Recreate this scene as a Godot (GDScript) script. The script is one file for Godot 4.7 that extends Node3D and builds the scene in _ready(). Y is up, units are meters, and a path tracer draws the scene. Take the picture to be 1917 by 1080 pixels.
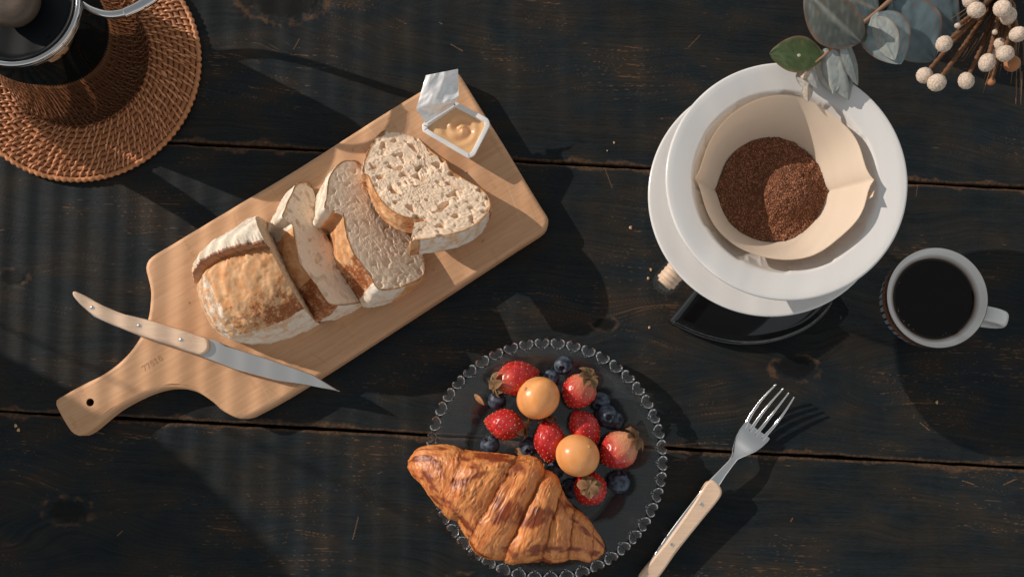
extends Node3D
# A breakfast laid out on a dark wooden table, seen from above. Metres, y up; x runs along the planks, z towards the near edge.

var M := {}
var rng := RandomNumberGenerator.new()
var n1 := FastNoiseLite.new()
var n2 := FastNoiseLite.new()
var cell := FastNoiseLite.new()
var ridge := FastNoiseLite.new()

# ------------------------------------------------------------------ helpers
func lin(r: float, g: float, b: float) -> Color:
	return Color(r, g, b).linear_to_srgb()

func mat(r: float, g: float, b: float, rough := 0.6, metal := 0.0) -> StandardMaterial3D:
	var m := StandardMaterial3D.new()
	m.albedo_color = lin(r, g, b)
	m.roughness = rough
	m.metallic = metal
	return m

func vmat(rough := 0.7) -> StandardMaterial3D:
	var m := mat(1, 1, 1, rough)
	m.vertex_color_use_as_albedo = true
	return m

func mix3(a: Color, b: Color, t: float) -> Color:
	return a.lerp(b, clampf(t, 0.0, 1.0))

func surf() -> Dictionary:
	return {"v": PackedVector3Array(), "c": PackedColorArray(), "uv": PackedVector2Array(), "i": PackedInt32Array()}

func put(s: Dictionary, p: Vector3, c := Color.WHITE, uv := Vector2.ZERO) -> int:
	s.v.append(p)
	s.c.append(c)
	s.uv.append(uv)
	return s.v.size() - 1

func tri(s: Dictionary, a: int, b: int, c: int) -> void:
	s.i.append(a)
	s.i.append(b)
	s.i.append(c)

# quads over nu rows of nv vertices already put from index at
func weave(s: Dictionary, at: int, nu: int, nv: int, close_v := false, close_u := false) -> void:
	var lu := nu if close_u else nu - 1
	var lv := nv if close_v else nv - 1
	for a in lu:
		for b in lv:
			var p := at + a * nv + b
			var q := at + a * nv + (b + 1) % nv
			var r := at + ((a + 1) % nu) * nv + b
			var t := at + ((a + 1) % nu) * nv + (b + 1) % nv
			tri(s, p, q, t)
			tri(s, p, t, r)

func fan(s: Dictionary, at: int, n: int, mid: Vector3, c := Color.WHITE) -> void:
	var k := put(s, mid, c)
	for b in n:
		tri(s, at + b, at + (b + 1) % n, k)

func to_mesh(s: Dictionary, closed := true, flat := false) -> ArrayMesh:
	var v: PackedVector3Array = s.v
	var idx: PackedInt32Array = s.i
	if closed:
		var vol := 0.0
		for k in range(0, idx.size(), 3):
			vol += v[idx[k]].dot(v[idx[k + 1]].cross(v[idx[k + 2]]))
		if vol > 0.0:
			for k in range(0, idx.size(), 3):
				var h := idx[k + 1]
				idx[k + 1] = idx[k + 2]
				idx[k + 2] = h
	var n := PackedVector3Array()
	n.resize(v.size())
	for k in range(0, idx.size(), 3):
		var a := idx[k]
		var b := idx[k + 1]
		var c := idx[k + 2]
		var f := (v[c] - v[a]).cross(v[b] - v[a])
		n[a] += f
		n[b] += f
		n[c] += f
	for k in n.size():
		n[k] = n[k].normalized() if n[k].length_squared() > 1e-24 else Vector3.UP
	var arr := []
	arr.resize(Mesh.ARRAY_MAX)
	arr[Mesh.ARRAY_VERTEX] = v
	arr[Mesh.ARRAY_NORMAL] = n
	arr[Mesh.ARRAY_COLOR] = s.c
	arr[Mesh.ARRAY_TEX_UV] = s.uv
	arr[Mesh.ARRAY_INDEX] = idx
	var m := ArrayMesh.new()
	m.add_surface_from_arrays(Mesh.PRIMITIVE_TRIANGLES, arr)
	return m

func obj(called: String, m: Mesh, material: Material, parent: Node = self) -> MeshInstance3D:
	var o := MeshInstance3D.new()
	o.name = free_name(called, parent)
	o.mesh = m
	o.material_override = null
	o.set_surface_override_material(0, material)
	parent.add_child(o, true)
	return o

func free_name(called: String, parent: Node) -> String:
	if not parent.has_node(NodePath(called)):
		return called
	var k := 1
	while parent.has_node(NodePath("%s_%03d" % [called, k])):
		k += 1
	return "%s_%03d" % [called, k]

func built(called: String, s: Dictionary, material: Material, parent: Node = self, closed := true) -> MeshInstance3D:
	return obj(called, to_mesh(s, closed), material, parent)

func thing(called: String, label: String, category: String, at := Vector3.ZERO, group := "") -> Node3D:
	var o := Node3D.new()
	o.name = free_name(called, self)
	add_child(o, true)
	o.position = at
	tag(o, label, category, group)
	return o

func tag(o: Node, label: String, category: String, group := "") -> void:
	o.set_meta("label", label)
	o.set_meta("category", category)
	if group:
		o.set_meta("group", group)

func lathe(s: Dictionary, profile: Array, segs := 96, mid := Vector3.ZERO, color = null, warp = null) -> void:
	var at: int = s.v.size()
	for k in profile.size():
		var p: Vector2 = profile[k]
		for j in segs:
			var a := TAU * j / segs
			var r: float = p.x
			if warp != null:
				r = warp.call(k, a, p)
			var c: Color = color.call(k, a, p) if color != null else Color.WHITE
			put(s, mid + Vector3(cos(a) * r, p.y, sin(a) * r), c, Vector2(float(j) / segs, float(k) / profile.size()))
	weave(s, at, profile.size(), segs, true)

# a tube along a path; rx across (width), ry along the third axis; radii may be a Callable of 0..1
func tube(s: Dictionary, path: Array, rx, ry = null, segs := 12, color = null, up := Vector3.UP, power := 1.0) -> void:
	var at: int = s.v.size()
	var n := path.size()
	var side := Vector3.ZERO
	for k in n:
		var t: Vector3 = (path[mini(k + 1, n - 1)] - path[maxi(k - 1, 0)]).normalized()
		if k == 0:
			side = t.cross(up)
			if side.length() < 0.05:
				side = t.cross(Vector3.RIGHT)
		side = (side - t * side.dot(t)).normalized()
		var u := side.cross(t)
		var f := float(k) / (n - 1)
		var a: float = rx.call(f) if rx is Callable else rx
		var b: float = a if ry == null else (ry.call(f) if ry is Callable else ry)
		for j in segs:
			var w := TAU * j / segs
			var cx := signf(cos(w)) * pow(absf(cos(w)), power)
			var cy := signf(sin(w)) * pow(absf(sin(w)), power)
			put(s, path[k] + side * cx * a + u * cy * b, color.call(f, w) if color is Callable else (color if color is Color else Color.WHITE), Vector2(f, float(j) / segs))
	weave(s, at, n, segs, true)
	fan(s, at, segs, path[0], s.c[at])
	fan(s, at + (n - 1) * segs, segs, path[n - 1], s.c[at + (n - 1) * segs])

func curve3(pts: Array, n: int) -> Array:
	var out := []
	var m := pts.size()
	for k in n:
		var f := float(k) / (n - 1) * (m - 1)
		var i := mini(int(f), m - 2)
		out.append(pts[i].cubic_interpolate(pts[i + 1], pts[maxi(i - 1, 0)], pts[mini(i + 2, m - 1)], f - i))
	return out

# closed outline resampled to n points at even spacing
func smooth(pts: Array, n: int, rounded := true) -> PackedVector2Array:
	var dense := []
	var m := pts.size()
	for i in m:
		for k in 12:
			var f := k / 12.0
			if rounded:
				dense.append(pts[i].cubic_interpolate(pts[(i + 1) % m], pts[(i + m - 1) % m], pts[(i + 2) % m], f))
			else:
				dense.append(pts[i].lerp(pts[(i + 1) % m], f))
	var total := 0.0
	for i in dense.size():
		total += dense[i].distance_to(dense[(i + 1) % dense.size()])
	var out := PackedVector2Array()
	var walked := 0.0
	var k := 0
	for i in dense.size():
		var a: Vector2 = dense[i]
		var b: Vector2 = dense[(i + 1) % dense.size()]
		var d := a.distance_to(b)
		while k < n and walked + d >= total * k / n:
			out.append(a.lerp(b, (total * k / n - walked) / maxf(d, 1e-9)))
			k += 1
		walked += d
	while out.size() < n:
		out.append(dense[0])
	return out

func normals2(poly: PackedVector2Array) -> PackedVector2Array:
	var area := 0.0
	for i in poly.size():
		area += poly[i].cross(poly[(i + 1) % poly.size()])
	var out := PackedVector2Array()
	for i in poly.size():
		var t := (poly[(i + 1) % poly.size()] - poly[(i + poly.size() - 1) % poly.size()]).normalized()
		out.append(Vector2(t.y, -t.x) * (1.0 if area > 0 else -1.0))
	return out

func inset(poly: PackedVector2Array, d: float) -> PackedVector2Array:
	var nn := normals2(poly)
	var out := PackedVector2Array()
	for i in poly.size():
		out.append(poly[i] - nn[i] * d)
	return out

# rings of an outline at (inset, y), joined; the last and first may be capped flat
func shell(s: Dictionary, poly: PackedVector2Array, steps: Array, cap_top := true, cap_bottom := true, uvm := Transform2D(), color = null, hole := PackedVector2Array()) -> void:
	var at: int = s.v.size()
	for st in steps:
		var ring := inset(poly, st.x)
		for p in ring:
			put(s, Vector3(p.x, st.y, p.y), color.call(p) if color != null else Color.WHITE, uvm * p)
	weave(s, at, steps.size(), poly.size(), true)
	for which in [0, 1]:
		if (which == 0 and cap_bottom) or (which == 1 and cap_top):
			var st: Vector2 = steps[0] if which == 0 else steps[-1]
			var ring := inset(poly, st.x)
			var pieces := [ring]
			if hole.size():
				pieces = []
				var mid := Vector2.ZERO
				for p in hole:
					mid += p / hole.size()
				for sd in [-1.0, 1.0]:
					var half := PackedVector2Array([mid + Vector2(-9, 0), mid + Vector2(9, 0), mid + Vector2(9, 9 * sd), mid + Vector2(-9, 9 * sd)])
					for q in Geometry2D.intersect_polygons(ring, half):
						for w in Geometry2D.clip_polygons(q, hole):
							pieces.append(w)
			for q in pieces:
				var base: int = s.v.size()
				for p in q:
					put(s, Vector3(p.x, st.y, p.y), color.call(p) if color != null else Color.WHITE, uvm * p)
				var tris := Geometry2D.triangulate_polygon(q)
				for k in range(0, tris.size(), 3):
					var a := base + tris[k]
					var b := base + tris[k + 1]
					var c := base + tris[k + 2]
					var up: bool = (s.v[c] - s.v[a]).cross(s.v[b] - s.v[a]).y > 0
					if up == (which == 1):
						tri(s, a, b, c)
					else:
						tri(s, a, c, b)

func rounded_steps(y0: float, y1: float, r: float, k := 4) -> Array:
	var out := []
	for i in k + 1:
		var a := PI / 2 * i / k
		out.append(Vector2(r * (1 - sin(a)), y0 + r * (1 - cos(a))))
	for i in k + 1:
		var a := PI / 2 * i / k
		out.append(Vector2(r * (1 - cos(a)), y1 - r * (1 - sin(a))))
	return out

# shell whose sides wind clockwise from outside whichever way the outline runs
func slab(poly: PackedVector2Array, steps: Array, uvm := Transform2D(), hole := PackedVector2Array()) -> Dictionary:
	var area := 0.0
	for i in poly.size():
		area += poly[i].cross(poly[(i + 1) % poly.size()])
	var p := poly.duplicate()
	if area < 0:
		p.reverse()
	var s := surf()
	shell(s, p, steps, true, true, uvm, null, hole)
	return s

func ball(s: Dictionary, mid: Vector3, r: float, nu := 12, nv := 16, squash := 1.0) -> void:
	var at: int = s.v.size()
	for a in nu + 1:
		var f := PI * a / nu
		for b in nv:
			var g := TAU * b / nv
			put(s, mid + Vector3(sin(f) * cos(g), cos(f) * squash, sin(f) * sin(g)) * r)
	weave(s, at, nu + 1, nv, true)

func noise(seed_: int, freq: float, kind := FastNoiseLite.TYPE_SIMPLEX_SMOOTH, oct := 3) -> FastNoiseLite:
	var n := FastNoiseLite.new()
	n.seed = seed_
	n.noise_type = kind
	n.frequency = freq
	n.fractal_octaves = oct
	n.fractal_type = FastNoiseLite.FRACTAL_FBM if oct > 1 else FastNoiseLite.FRACTAL_NONE
	return n

# ------------------------------------------------------------------ the place
func _ready() -> void:
	rng.seed = 7
	n1 = noise(3, 1.0)
	n2 = noise(11, 1.0, FastNoiseLite.TYPE_SIMPLEX_SMOOTH, 1)
	ridge = noise(5, 1.0)
	cell = noise(9, 1.0, FastNoiseLite.TYPE_CELLULAR, 1)
	cell.cellular_return_type = FastNoiseLite.RETURN_DISTANCE
	var cam := Camera3D.new()
	cam.name = "camera"
	cam.projection = Camera3D.PROJECTION_FRUSTUM
	cam.near = 0.05
	cam.far = 20.0
	cam.size = 2.0 * 0.05 * 540.0 / 1864.0
	cam.frustum_offset = Vector2(0, 0.05 * 100.0 / 1864.0)
	cam.position = Vector3(0, 0.8, 0)
	cam.rotation = Vector3(-PI / 2 + atan(170.0 / 1864.0), 0, 0)
	add_child(cam)
	cam.current = true
	var env := Environment.new()
	env.background_mode = Environment.BG_SKY
	var sky_look := ProceduralSkyMaterial.new()
	sky_look.sky_top_color = lin(0.23, 0.243, 0.255)
	sky_look.sky_horizon_color = lin(0.98, 0.97, 0.94)
	sky_look.sky_curve = 0.25
	sky_look.ground_bottom_color = lin(0.05, 0.045, 0.04)
	sky_look.ground_horizon_color = lin(0.12, 0.11, 0.1)
	sky_look.sun_angle_max = 1.0
	env.sky = Sky.new()
	env.sky.sky_material = sky_look
	env.tonemap_mode = Environment.TONE_MAPPER_LINEAR
	env.tonemap_exposure = 1.12
	env.sdfgi_enabled = true
	env.ssao_enabled = true
	env.ssil_enabled = true
	var we := WorldEnvironment.new()
	we.name = "world_environment"
	we.environment = env
	add_child(we)
	var sun := DirectionalLight3D.new()
	sun.name = "sun"
	sun.light_color = Color(1.0, 0.95, 0.90)
	sun.light_energy = 1.28
	sun.light_angular_distance = 0.5
	sun.shadow_enabled = true
	var el := deg_to_rad(26.8)
	var az := deg_to_rad(24.5)
	sun.look_at_from_position(Vector3.ZERO, Vector3(cos(el) * cos(az), -sin(el), cos(el) * sin(az)), Vector3.UP)
	add_child(sun)

	make_materials()
	make_table()
	make_mat()
	make_kettle()
	make_board()
	make_bread()
	make_knife()
	make_fork()
	make_tub()
	make_plate()
	make_croissant()
	make_fruit()
	make_tray()
	make_server()
	make_dripper()
	make_mug()
	make_flowers()
	make_crumbs()
	make_flakes()
	make_shades()

func make_materials() -> void:
	M.ceramic = mat(0.74, 0.73, 0.715, 0.18)
	M.steel = mat(0.84, 0.83, 0.81, 0.11, 1.0)
	M.blade = mat(0.72, 0.71, 0.69, 0.34, 1.0)
	M.chrome = mat(0.60, 0.60, 0.60, 0.07, 1.0)
	M.black_gloss = mat(0.006, 0.007, 0.009, 0.04)
	M.black_gloss.metallic_specular = 0.75
	M.black_steel = mat(0.19, 0.185, 0.18, 0.04, 1.0)
	M.black_satin = mat(0.008, 0.010, 0.012, 0.45)
	M.black_satin.metallic_specular = 0.3
	M.vcol = vmat(0.75)
	M.crumb = vmat(0.85)
	M.glass = StandardMaterial3D.new()
	M.glass.albedo_color = Color(1, 1, 1, 0.0)
	M.glass.roughness = 0.02
	M.glass.refraction_enabled = true
	M.glass.refraction_scale = 0.05
	M.pane = StandardMaterial3D.new()
	M.pane.albedo_color = Color(0.97, 1.0, 0.99, 0.007)
	M.pane.roughness = 0.03
	M.pane.metallic_specular = 0.42
	M.pane.transparency = BaseMaterial3D.TRANSPARENCY_ALPHA
	var wood := grain_texture(21, Color(0.78, 0.585, 0.43), Color(0.68, 0.475, 0.33), 512, 256)
	M.handle_wood = mat(1, 1, 1, 0.5)
	M.handle_wood.albedo_texture = wood
	M.handle_wood.uv1_triplanar = true
	M.handle_wood.uv1_scale = Vector3(12, 12, 12)
	M.rim_brown = mat(0.07, 0.03, 0.014, 0.2)

# fine-lined wood: colours are linear
func grain_texture(seed_: int, a: Color, b: Color, w: int, h: int) -> ImageTexture:
	var nf := noise(seed_, 1.0)
	var im := Image.create(w, h, false, Image.FORMAT_RGB8)
	for y in h:
		for x in w:
			var k := 0.5 + 0.55 * nf.get_noise_2d(x * 3.0 / w, y * 40.0 / h) + 0.3 * nf.get_noise_2d(x * 14.0 / w + 50.0, y * 170.0 / h)
			im.set_pixel(x, y, mix3(b, a, k).linear_to_srgb())
	return ImageTexture.create_from_image(im)

# ------------------------------------------------------------------ table
func plank_pictures(seed_: int, wear: float, knots: Array, w: int, h: int) -> Array:
	var na := noise(seed_, 1.0, FastNoiseLite.TYPE_SIMPLEX_SMOOTH, 2)
	var nb := noise(seed_ + 1, 1.0, FastNoiseLite.TYPE_SIMPLEX_SMOOTH, 3)
	var im := Image.create(w, h, false, Image.FORMAT_RGB8)
	var hm := Image.create(w, h, false, Image.FORMAT_L8)
	var long := 1.1
	var wide := 0.2266
	var tan_ := Color(0.20, 0.105, 0.052)
	for y in h:
		var v := wide * (y + 0.5) / h
		for x in w:
			var u := long * (x + 0.5) / w
			var g := v + 0.016 * nb.get_noise_2d(u * 3.6, v * 7.0)
			var dark := 0.0
			var rim := 0.0
			for k in knots:
				var q := Vector2((u - k.x) * 0.55, v - k.y)
				var r := q.length()
				g += k.z * 1.6 * signf(q.y) * exp(-pow(r / (k.z * 3.0), 2.0))
				var rr = r + 0.2 * k.z * nb.get_noise_2d(u * 150.0, v * 150.0)
				dark = maxf(dark, smoothstep(k.z * 0.9, k.z * 0.6, rr))
				rim = maxf(rim, maxf(0.0, 1.0 - absf(rr - k.z) / (k.z * 0.20)) * maxf(0.0, 0.25 + na.get_noise_2d(u * 70.0, v * 70.0) * 1.3))
			var fine := na.get_noise_2d(u * 90.0, g * 3600.0)
			var streak := na.get_noise_2d(u * 9.0 + 40.0, g * 520.0)
			var line := 1.0 - absf(na.get_noise_2d(u * 3.0, g * 260.0 + 90.0)) * 13.0
			var mot := nb.get_noise_2d(u * 16.0 + 7.0, v * 26.0)
			var mot2 := nb.get_noise_2d(u * 5.0 + 70.0, v * 11.0)
			var speck := nb.get_noise_2d(u * 130.0, v * 420.0 + 33.0)
			var lum := 1.0 + 0.30 * streak + 0.26 * fine + 0.28 * mot + 0.25 * mot2
			var c := mix3(Color(0.0155, 0.0205, 0.0240), Color(0.0225, 0.0208, 0.0180), 0.5 + 1.2 * mot) * lum
			var rub := smoothstep(0.32, 0.80, 0.8 * mot + 0.7 * mot2 + 0.45 * streak + wear)
			c = mix3(c, Color(0.044, 0.028, 0.019), rub * 0.38)
			var worn := smoothstep(0.35, 0.85, line) * smoothstep(0.26, 0.70, mot2 + 0.7 * fine + 0.5 * mot + wear)
			var e := minf(v, wide - v)
			var reach := 0.0025 + 0.008 * maxf(0.0, nb.get_noise_2d(u * 22.0 + 9.0, v * 4.0) + 0.25 * nb.get_noise_2d(u * 120.0, v * 90.0) + wear * 0.4)
			worn = maxf(worn, smoothstep(reach, reach * 0.45, e) * (0.55 + 0.6 * nb.get_noise_2d(u * 300.0, v * 300.0)))
			worn = maxf(worn, clampf(rim, 0.0, 0.8))
			c = mix3(c, tan_ * (0.9 + 0.4 * fine), worn * 0.65)
			c = mix3(c, Color(0.008, 0.008, 0.008), dark * 0.8)
			im.set_pixel(x, y, c.linear_to_srgb())
			hm.set_pixel(x, y, Color.from_hsv(0, 0, clampf(0.62 + 0.18 * fine + 0.12 * streak + 0.10 * speck - 0.30 * worn - 0.5 * dark + 0.06 * mot, 0.0, 1.0)))
	for k in 13:      # dents and scratches with bare wood in them
		var p := Vector2(rng.randf() * w, rng.randf() * h)
		var d := Vector2(1, 0).rotated(rng.randfn(0.0, 0.9)) * rng.randf_range(3, 34)
		var strong := rng.randf_range(0.25, 0.8)
		for j in 60:
			var q := p + d * j / 60.0
			if q.x >= 1 and q.y >= 1 and q.x < w - 1 and q.y < h - 1:
				im.set_pixelv(q, mix3(im.get_pixelv(q).srgb_to_linear(), tan_ * 1.3, strong * (0.6 + 0.4 * sin(j * 0.9))).linear_to_srgb())
				hm.set_pixelv(q, Color(0.25, 0.25, 0.25))
	return [im, hm]

func make_table() -> void:
	var t := thing("wooden_table", "dark stained wooden table top of wide worn planks under everything", "table")
	t.rotation.y = -0.0548
	var edges := [-0.6766, -0.4492, -0.2218, 0.0056, 0.2330, 0.4604]
	var looks := []
	# knots: place along the plank, across it, radius
	var knots := [[Vector3(0.34, 0.10, 0.020), Vector3(0.80, 0.05, 0.010)], [Vector3(0.137, 0.118, 0.0075), Vector3(0.775, 0.157, 0.011), Vector3(0.62, 0.13, 0.006)], [Vector3(0.20, 0.075, 0.011), Vector3(0.52, 0.115, 0.009)]]
	for k in 3:
		var pics := plank_pictures(100 + k * 7, [0.08, 0.05, -0.02][k], knots[k], 1760, 384)
		var m := mat(1, 1, 1, 0.55)
		m.metallic_specular = 0.24
		m.albedo_texture = ImageTexture.create_from_image(pics[0])
		m.heightmap_enabled = true
		m.heightmap_texture = ImageTexture.create_from_image(pics[1])
		m.heightmap_scale = 0.045
		looks.append(m)
	for k in 5:
		var z0: float = edges[k] + 0.0011
		var z1: float = edges[k + 1] - 0.0011
		var s := surf()
		var nx := 220
		var prof := [Vector2(z0, -0.024), Vector2(z0, -0.0016), Vector2(z0 + 0.0004, -0.0006), Vector2(z0 + 0.0013, -0.0001), Vector2(z0 + 0.003, 0.0), Vector2((z0 + z1) / 2, 0.0), Vector2(z1 - 0.003, 0.0), Vector2(z1 - 0.0013, -0.0001), Vector2(z1 - 0.0004, -0.0006), Vector2(z1, -0.0016), Vector2(z1, -0.024)]
		for a in nx:
			var x := -0.55 + 1.1 * a / (nx - 1)
			for j in prof.size():
				var p: Vector2 = prof[j]
				var wob := 0.0006 * n1.get_noise_2d(x * 60.0, k * 9.0 + (1.0 if j > 5 else 0.0)) + 0.0007 * n1.get_noise_2d(x * 8.0, k * 5.0 + (3.0 if j > 5 else 0.0))
				put(s, Vector3(x, p.y, p.x + (0.0 if j == 5 else wob)), Color.WHITE, Vector2((x + 0.55) / 1.1, clampf((p.x - z0) / (z1 - z0), 0.004, 0.996)))
		weave(s, 0, nx, prof.size())
		built("plank", s, looks[[1, 0, 1, 2, 0][k]], t, false)
	var under := BoxMesh.new()
	under.size = Vector3(1.09, 0.02, 1.12)
	var o := obj("batten", under, mat(0.006, 0.006, 0.006, 0.9), t)
	o.position = Vector3(0, -0.0345, -0.11)

# ------------------------------------------------------------------ rattan mat and kettle
func make_mat() -> void:
	var at := Vector3(-0.3560, 0, -0.3030)
	var t := thing("rattan_mat", "round reddish brown woven rattan mat under the black kettle", "placemat", at)
	var cane := vmat(0.5)
	var radii := []
	var r := 0.0055
	while r < 0.095:
		radii.append(r)
		r += 0.0046
	for k in radii.size():
		var s := surf()
		var path := []
		var n := 40 + k * 6
		for j in n:
			var a := TAU * j / n
			path.append(Vector3(cos(a) * radii[k], 0.0034, sin(a) * radii[k]))
		var c0: int = s.v.size()
		for j in n:
			var rad: Vector3 = path[j].normalized() if path[j].length() > 0 else Vector3.RIGHT
			rad.y = 0
			rad = rad.normalized()
			for q in 8:
				var w := TAU * q / 8
				var tone := 0.85 + 0.3 * n1.get_noise_2d(j * 0.8, k * 7.0)
				put(s, path[j] + rad * cos(w) * 0.0023 + Vector3.UP * sin(w) * 0.0021, Color(0.46, 0.175, 0.068) * tone)
		weave(s, c0, n, 8, true, true)
		built("coil", s, cane, t)
	# strands bound slantwise over each coil into the next
	var strand := surf()
	var sp := []
	for j in 7:
		var f := j / 6.0
		sp.append(Vector3(lerpf(-0.0016, 0.0016, f), 0.0016 * sin(PI * f) - 0.0004, lerpf(-0.0030, 0.0030, f)))
	tube(strand, sp, func(f): return 0.00078 * (0.75 + 0.35 * sin(PI * f)), 0.0006, 6)
	var strand_mesh := to_mesh(strand)
	var tones := []
	for k in 5:
		var m := mat(0.50 + 0.05 * k, 0.205 + 0.03 * k, 0.085 + 0.016 * k, 0.45)
		tones.append(m)
	var spots := []
	for k in radii.size():
		var count := int(TAU * radii[k] / 0.0060)
		for j in count:
			spots.append([radii[k], TAU * (j + 0.5 * (k % 2)) / count + rng.randfn(0, 0.0012 / radii[k])])
	spots.reverse()
	var rest := []
	var made := 0
	for p in spots:
		var a: float = p[1]
		var dir := Vector3(cos(a), 0, sin(a))
		var along := Vector3(-sin(a), 0, cos(a))
		var xf := Transform3D(Basis(along, Vector3.UP, dir), dir * p[0] + Vector3.UP * 0.0052)
		xf = xf.rotated_local(Vector3.UP, rng.randfn(0.0, 0.07))
		# the near right of the mat is what shows
		if made < 300 and p[0] > 0.063 and (cos(a) > -0.35 and sin(a) > -0.75):
			var o := obj("strand", strand_mesh, tones[rng.randi() % 5], t)
			o.transform = xf
			made += 1
		else:
			rest.append(xf)
	var mm := MultiMesh.new()
	mm.transform_format = MultiMesh.TRANSFORM_3D
	mm.mesh = strand_mesh
	mm.instance_count = rest.size()
	for k in rest.size():
		mm.set_instance_transform(k, rest[k])
	var mo := MultiMeshInstance3D.new()
	mo.name = "strand_binding"
	mo.multimesh = mm
	mo.material_override = tones[2]
	mo.set_meta("kind", "stuff")
	t.add_child(mo, true)
	# bound rim
	var s := surf()
	var path := []
	for j in 420:
		var a := TAU * j / 420
		path.append(Vector3(cos(a), 0, sin(a)) * (0.0974 + 0.0006 * sin(a * 110)) + Vector3.UP * (0.0036 + 0.0003 * sin(a * 110 + 1.0)))
	var at0: int = s.v.size()
	for j in 420:
		var rad := Vector3(path[j].x, 0, path[j].z).normalized()
		for q in 8:
			var w := TAU * q / 8 + j * 0.25
			put(s, path[j] + rad * cos(w) * 0.0022 + Vector3.UP * sin(w) * 0.0022, Color(0.54, 0.225, 0.09) * (0.8 + 0.35 * (0.5 + 0.5 * sin(j * TAU * 110 / 420))))
	weave(s, at0, 420, 8, true, true)
	built("edge_binding", s, cane, t)

func make_kettle() -> void:
	var t := thing("kettle", "glossy black kettle with steel rim, sunken lid and wooden knob", "kettle", Vector3(-0.3575, 0.0072, -0.3078))
	var s := surf()
	var body := [Vector2(0.0, 0.0), Vector2(0.056, 0.0), Vector2(0.0592, 0.0008), Vector2(0.0602, 0.003), Vector2(0.0603, 0.007), Vector2(0.0588, 0.014), Vector2(0.0562, 0.026), Vector2(0.0538, 0.041), Vector2(0.0520, 0.058), Vector2(0.0508, 0.074), Vector2(0.0497, 0.088), Vector2(0.0480, 0.099), Vector2(0.0462, 0.1022), Vector2(0.0440, 0.1022)]
	lathe(s, body, 128)
	built("body", s, M.black_steel, t)
	s = surf()
	var ring := []
	for j in 13:
		var w := TAU * j / 12
		ring.append(Vector2(0.0458 + 0.0020 * cos(w), 0.1030 + 0.0022 * sin(w)))
	lathe(s, ring, 128)
	built("rim", s, M.chrome, t)
	s = surf()
	lathe(s, [Vector2(0.0445, 0.100), Vector2(0.0440, 0.1040), Vector2(0.0425, 0.1046), Vector2(0.0405, 0.1030), Vector2(0.0390, 0.0985), Vector2(0.035, 0.0965), Vector2(0.0, 0.0955)], 96)
	var lid := built("lid", s, M.black_satin, t, false)
	s = surf()
	lathe(s, [Vector2(0.0, 0.1165), Vector2(0.010, 0.1162), Vector2(0.0165, 0.1150), Vector2(0.0195, 0.1120), Vector2(0.0205, 0.1075), Vector2(0.0190, 0.1030), Vector2(0.0140, 0.0990), Vector2(0.0110, 0.0955)], 64)
	var dark := mat(1, 1, 1, 0.5)
	dark.albedo_texture = grain_texture(31, Color(0.11, 0.075, 0.05), Color(0.05, 0.033, 0.022), 256, 256)
	dark.uv1_triplanar = true
	dark.uv1_scale = Vector3(22, 22, 22)
	built("lid_knob", s, dark, lid)
	s = surf()
	ball(s, Vector3(0.0215, 0.0972, 0.0225), 0.0013, 6, 8, 0.4)
	built("steam_hole", s, mat(0.003, 0.003, 0.003, 0.9), lid)
	# steel bracket and grip, leaving the frame at the top
	var off := Vector3(0.3575, -0.0072, 0.3078)
	var path := curve3([Vector3(-0.3161, 0.104, -0.3146), Vector3(-0.3124, 0.105, -0.3106), Vector3(-0.3033, 0.106, -0.3041), Vector3(-0.2904, 0.107, -0.3001), Vector3(-0.2762, 0.108, -0.3025), Vector3(-0.2593, 0.108, -0.3128), Vector3(-0.2438, 0.104, -0.3303)], 40)
	for k in path.size():
		path[k] += off
	s = surf()
	tube(s, path, func(f): return 0.0012 + 0.0018 * smoothstep(0.0, 0.55, f), func(f): return 0.0016 + 0.0014 * smoothstep(0.0, 0.6, f), 14)
	built("handle_bracket", s, M.chrome, t)
	path = curve3([Vector3(-0.279, 0.1085, -0.3006), Vector3(-0.2675, 0.109, -0.306), Vector3(-0.2566, 0.108, -0.3152), Vector3(-0.248, 0.105, -0.3262), Vector3(-0.2453, 0.1, -0.3342)], 40)
	for k in path.size():
		path[k] += off
	s = surf()
	tube(s, path, func(f): return 0.0036 + 0.001 * smoothstep(0.15, 0.5, f), 0.0034, 16)
	built("handle_grip", s, M.chrome, t)
	s = surf()
	path = []
	for q in [Vector3(0.025, -0.040, 0.022), Vector3(0.050, -0.058, 0.028), Vector3(0.066, -0.062, 0.050), Vector3(0.072, -0.060, 0.075), Vector3(0.078, -0.054, 0.094), Vector3(0.086, -0.044, 0.104)]:
		path.append(Vector3(0.91 * q.y - 0.415 * q.x, q.z, 0.415 * q.y + 0.91 * q.x))
	path = curve3(path, 40)
	tube(s, path, func(f): return 0.0150 - 0.008 * f, null, 16)
	built("spout", s, M.black_gloss, t)
	# broad strap handle behind the body, out of the frame
	path = curve3([Vector3(-0.3826, 0.07, -0.3634), Vector3(-0.3876, 0.078, -0.3733), Vector3(-0.3562, 0.08, -0.3786), Vector3(-0.3205, 0.08, -0.3727), Vector3(-0.2805, 0.08, -0.3601), Vector3(-0.239, 0.079, -0.3459), Vector3(-0.2088, 0.077, -0.336)], 40)
	for k in path.size():
		path[k] += off
	s = surf()
	tube(s, path, 0.0062, 0.0030, 16)
	built("handle_strap", s, M.black_satin, t)

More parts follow.
